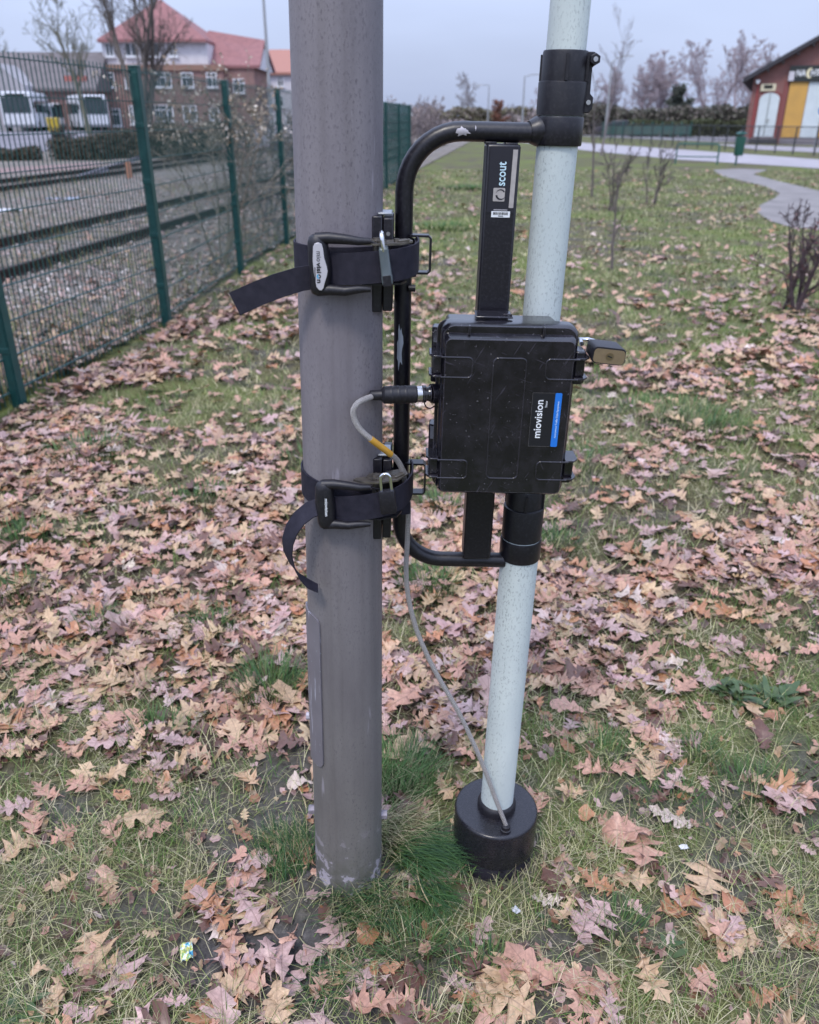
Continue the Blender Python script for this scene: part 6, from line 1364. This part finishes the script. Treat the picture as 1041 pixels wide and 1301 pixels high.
# saplings and twiggy shrubs on the lawn
SB = mat('sapling_bark', (.085, .07, .066), .85, col2=(.14, .115, .11), nscale=40)
def sap(name, label, px_, py_, H, r0, seed, stems=1, **k2):
    c = gp(px_, py_); return bare_plant(name, label, 'sapling' if name == 'sapling_tree' else 'shrub', (c[0], c[1], float(hgt(c[0], c[1]))), seed, H, r0, k2.pop('bark', SB), None, stems=stems, **k2)
sap('sapling_tree', 'thin bent leafless sapling standing in leaves to the right of the mast', 778, 343, 1.55, .019, 131, kids=(4, 3), levels=2, spread=.6, up=.5, twig=.004, bare=.3, lenk=.35)
sap('sapling_tree', 'slender upright sapling beyond the bent one, close to the mast', 752, 250, 3.0, .030, 132, kids=(5, 3), levels=2, spread=.6, up=.6, twig=.008, bare=.3, lenk=.35)
sap('twig_shrub', 'small grey twiggy shrub behind the bent sapling', 776, 268, 1.4, .018, 133, 4, kids=(6, 4, 2), levels=3, spread=.8, up=.3, twig=.0065, bare=.25, lenk=.4)
sap('twig_shrub', 'sparse twiggy shrub alone in the green part of the lawn', 828, 259, 1.4, .018, 134, 4, kids=(6, 4, 2), levels=3, spread=.75, up=.35, twig=.0065, bare=.2, lenk=.4)
sap('twig_shrub', 'dark angular shrub with reddish twigs near the sandy path', 1010, 396, 1.08, .022, 135, 5, kids=(7, 5, 3), levels=3, spread=.95, up=.25, twig=.0036, bare=.15, lenk=.48, bark=mat('reddish_twig', (.075, .05, .055), .8), leaves=('dead_leaves', LFM, 90, .02, [(.20, .08, .08), (.15, .07, .07)], .1))

# ------------------------------------------------------------------ weeds and litter in the near lawn
WL = mat('weed_leaf', (.040, .075, .026), .5, spec=.4, col2=(.075, .11, .045), nscale=40)
def weed(label, px_, py_, N, L_, wd, seed, flat=.5):
    c = gp(px_, py_); r = random.Random(seed); t = thing('broadleaf_weed', label, 'weed', (c[0], c[1], float(hgt(c[0], c[1]))), (0, 0, 0), 'broad leaved weeds'); 
    for k in range(N):
        a = r.uniform(0, 2 * pi); l = L_ * r.uniform(.45, 1.1); w_ = wd * r.uniform(.8, 1.2); el_ = r.uniform(.15, .9); b = MB(); rows = []
        d = Vector((cos(a), sin(a), 0)); s = Vector((-sin(a), cos(a), 0)); p = Vector((r.uniform(-1, 1), r.uniform(-1, 1), .0)) * L_ * .35
        for j in range(7):
            f = j / 6; th = el_ * (1 - 1.5 * f * flat); ww = w_ * (.25 + 1.5 * f * (1 - f) * 2 if f < .98 else .05); rows.append([p - s * ww * .5 + Vector((0, 0, ww * .15)), p, p + s * ww * .5 + Vector((0, 0, ww * .15))]); p = p + (d * cos(th) + Vector((0, 0, sin(th)))) * (l / 6)
        b.loft(rows, caps=False, closed=False).build('leaf', WL, t, smooth=60)
weed('clump of long dark green weed leaves among the dead leaves at the lawn edge', 930, 882, 20, .10, .022, 3)
weed('second clump of dark green weed leaves just past the first, nearer the lawn edge', 985, 893, 20, .10, .022, 8)
weed('green weed rosette at the near corner of the lawn beside straw grass', 30, 1275, 9, .075, .016, 4)
weed('small broad leaved weed below the tan oak leaf right of the drum', 845, 1205, 7, .05, .013, 5)
weed('small weed with yellowish leaves in front of the drum', 700, 1172, 6, .035, .012, 6)
def scrap(name, label, px_, py_, sz, colr, seed, rz, cat, patt=None):
    c = gp(px_, py_); r = random.Random(seed); n_ = 6; z = float(hgt(c[0], c[1])) + .016
    rows = [[(c[0] + cos(rz) * (i / n_ - .5) * sz[0] - sin(rz) * (j / n_ - .5) * sz[1], c[1] + sin(rz) * (i / n_ - .5) * sz[0] + cos(rz) * (j / n_ - .5) * sz[1], z + r.uniform(0, sz[2])) for j in range(n_ + 1)] for i in range(n_ + 1)]
    b = MB().loft(rows, caps=False, closed=False); o = b.build(name, colr, smooth=None); sd = o.modifiers.new('thickness', 'SOLIDIFY'); sd.thickness = .0006; tag(o, label, cat); return o
wm = mat('printed_foil', (.6, .6, .6), .3, .2); n, b = nodes(wm); nz = tnoise(n, 75, 2)
n.links.new(ramp(n, nz, [(.30, (.03, .16, .36)), (.40, (.12, .42, .55)), (.47, (.72, .76, .70)), (.53, (.62, .58, .10)), (.62, (.16, .36, .20)), (.7, (.75, .78, .78))]), b.inputs['Base Color'])
scrap('candy_wrapper', 'crumpled blue and yellow candy wrapper lying on bare soil', 238, 1214, (.026, .042, .012), wm, 3, .3, 'wrapper')
PW = mat('white_paper', (.62, .62, .62), .7)
scrap('paper_scrap', 'small white paper scrap on the grass right of the drum', 868, 1080, (.022, .013, .004), PW, 5, .2, 'paper scrap')
scrap('paper_scrap', 'pale grey paper scrap close in front of the drum', 655, 1163, (.014, .018, .004), mat('grey_paper', (.5, .5, .52), .7), 6, .6, 'paper scrap')
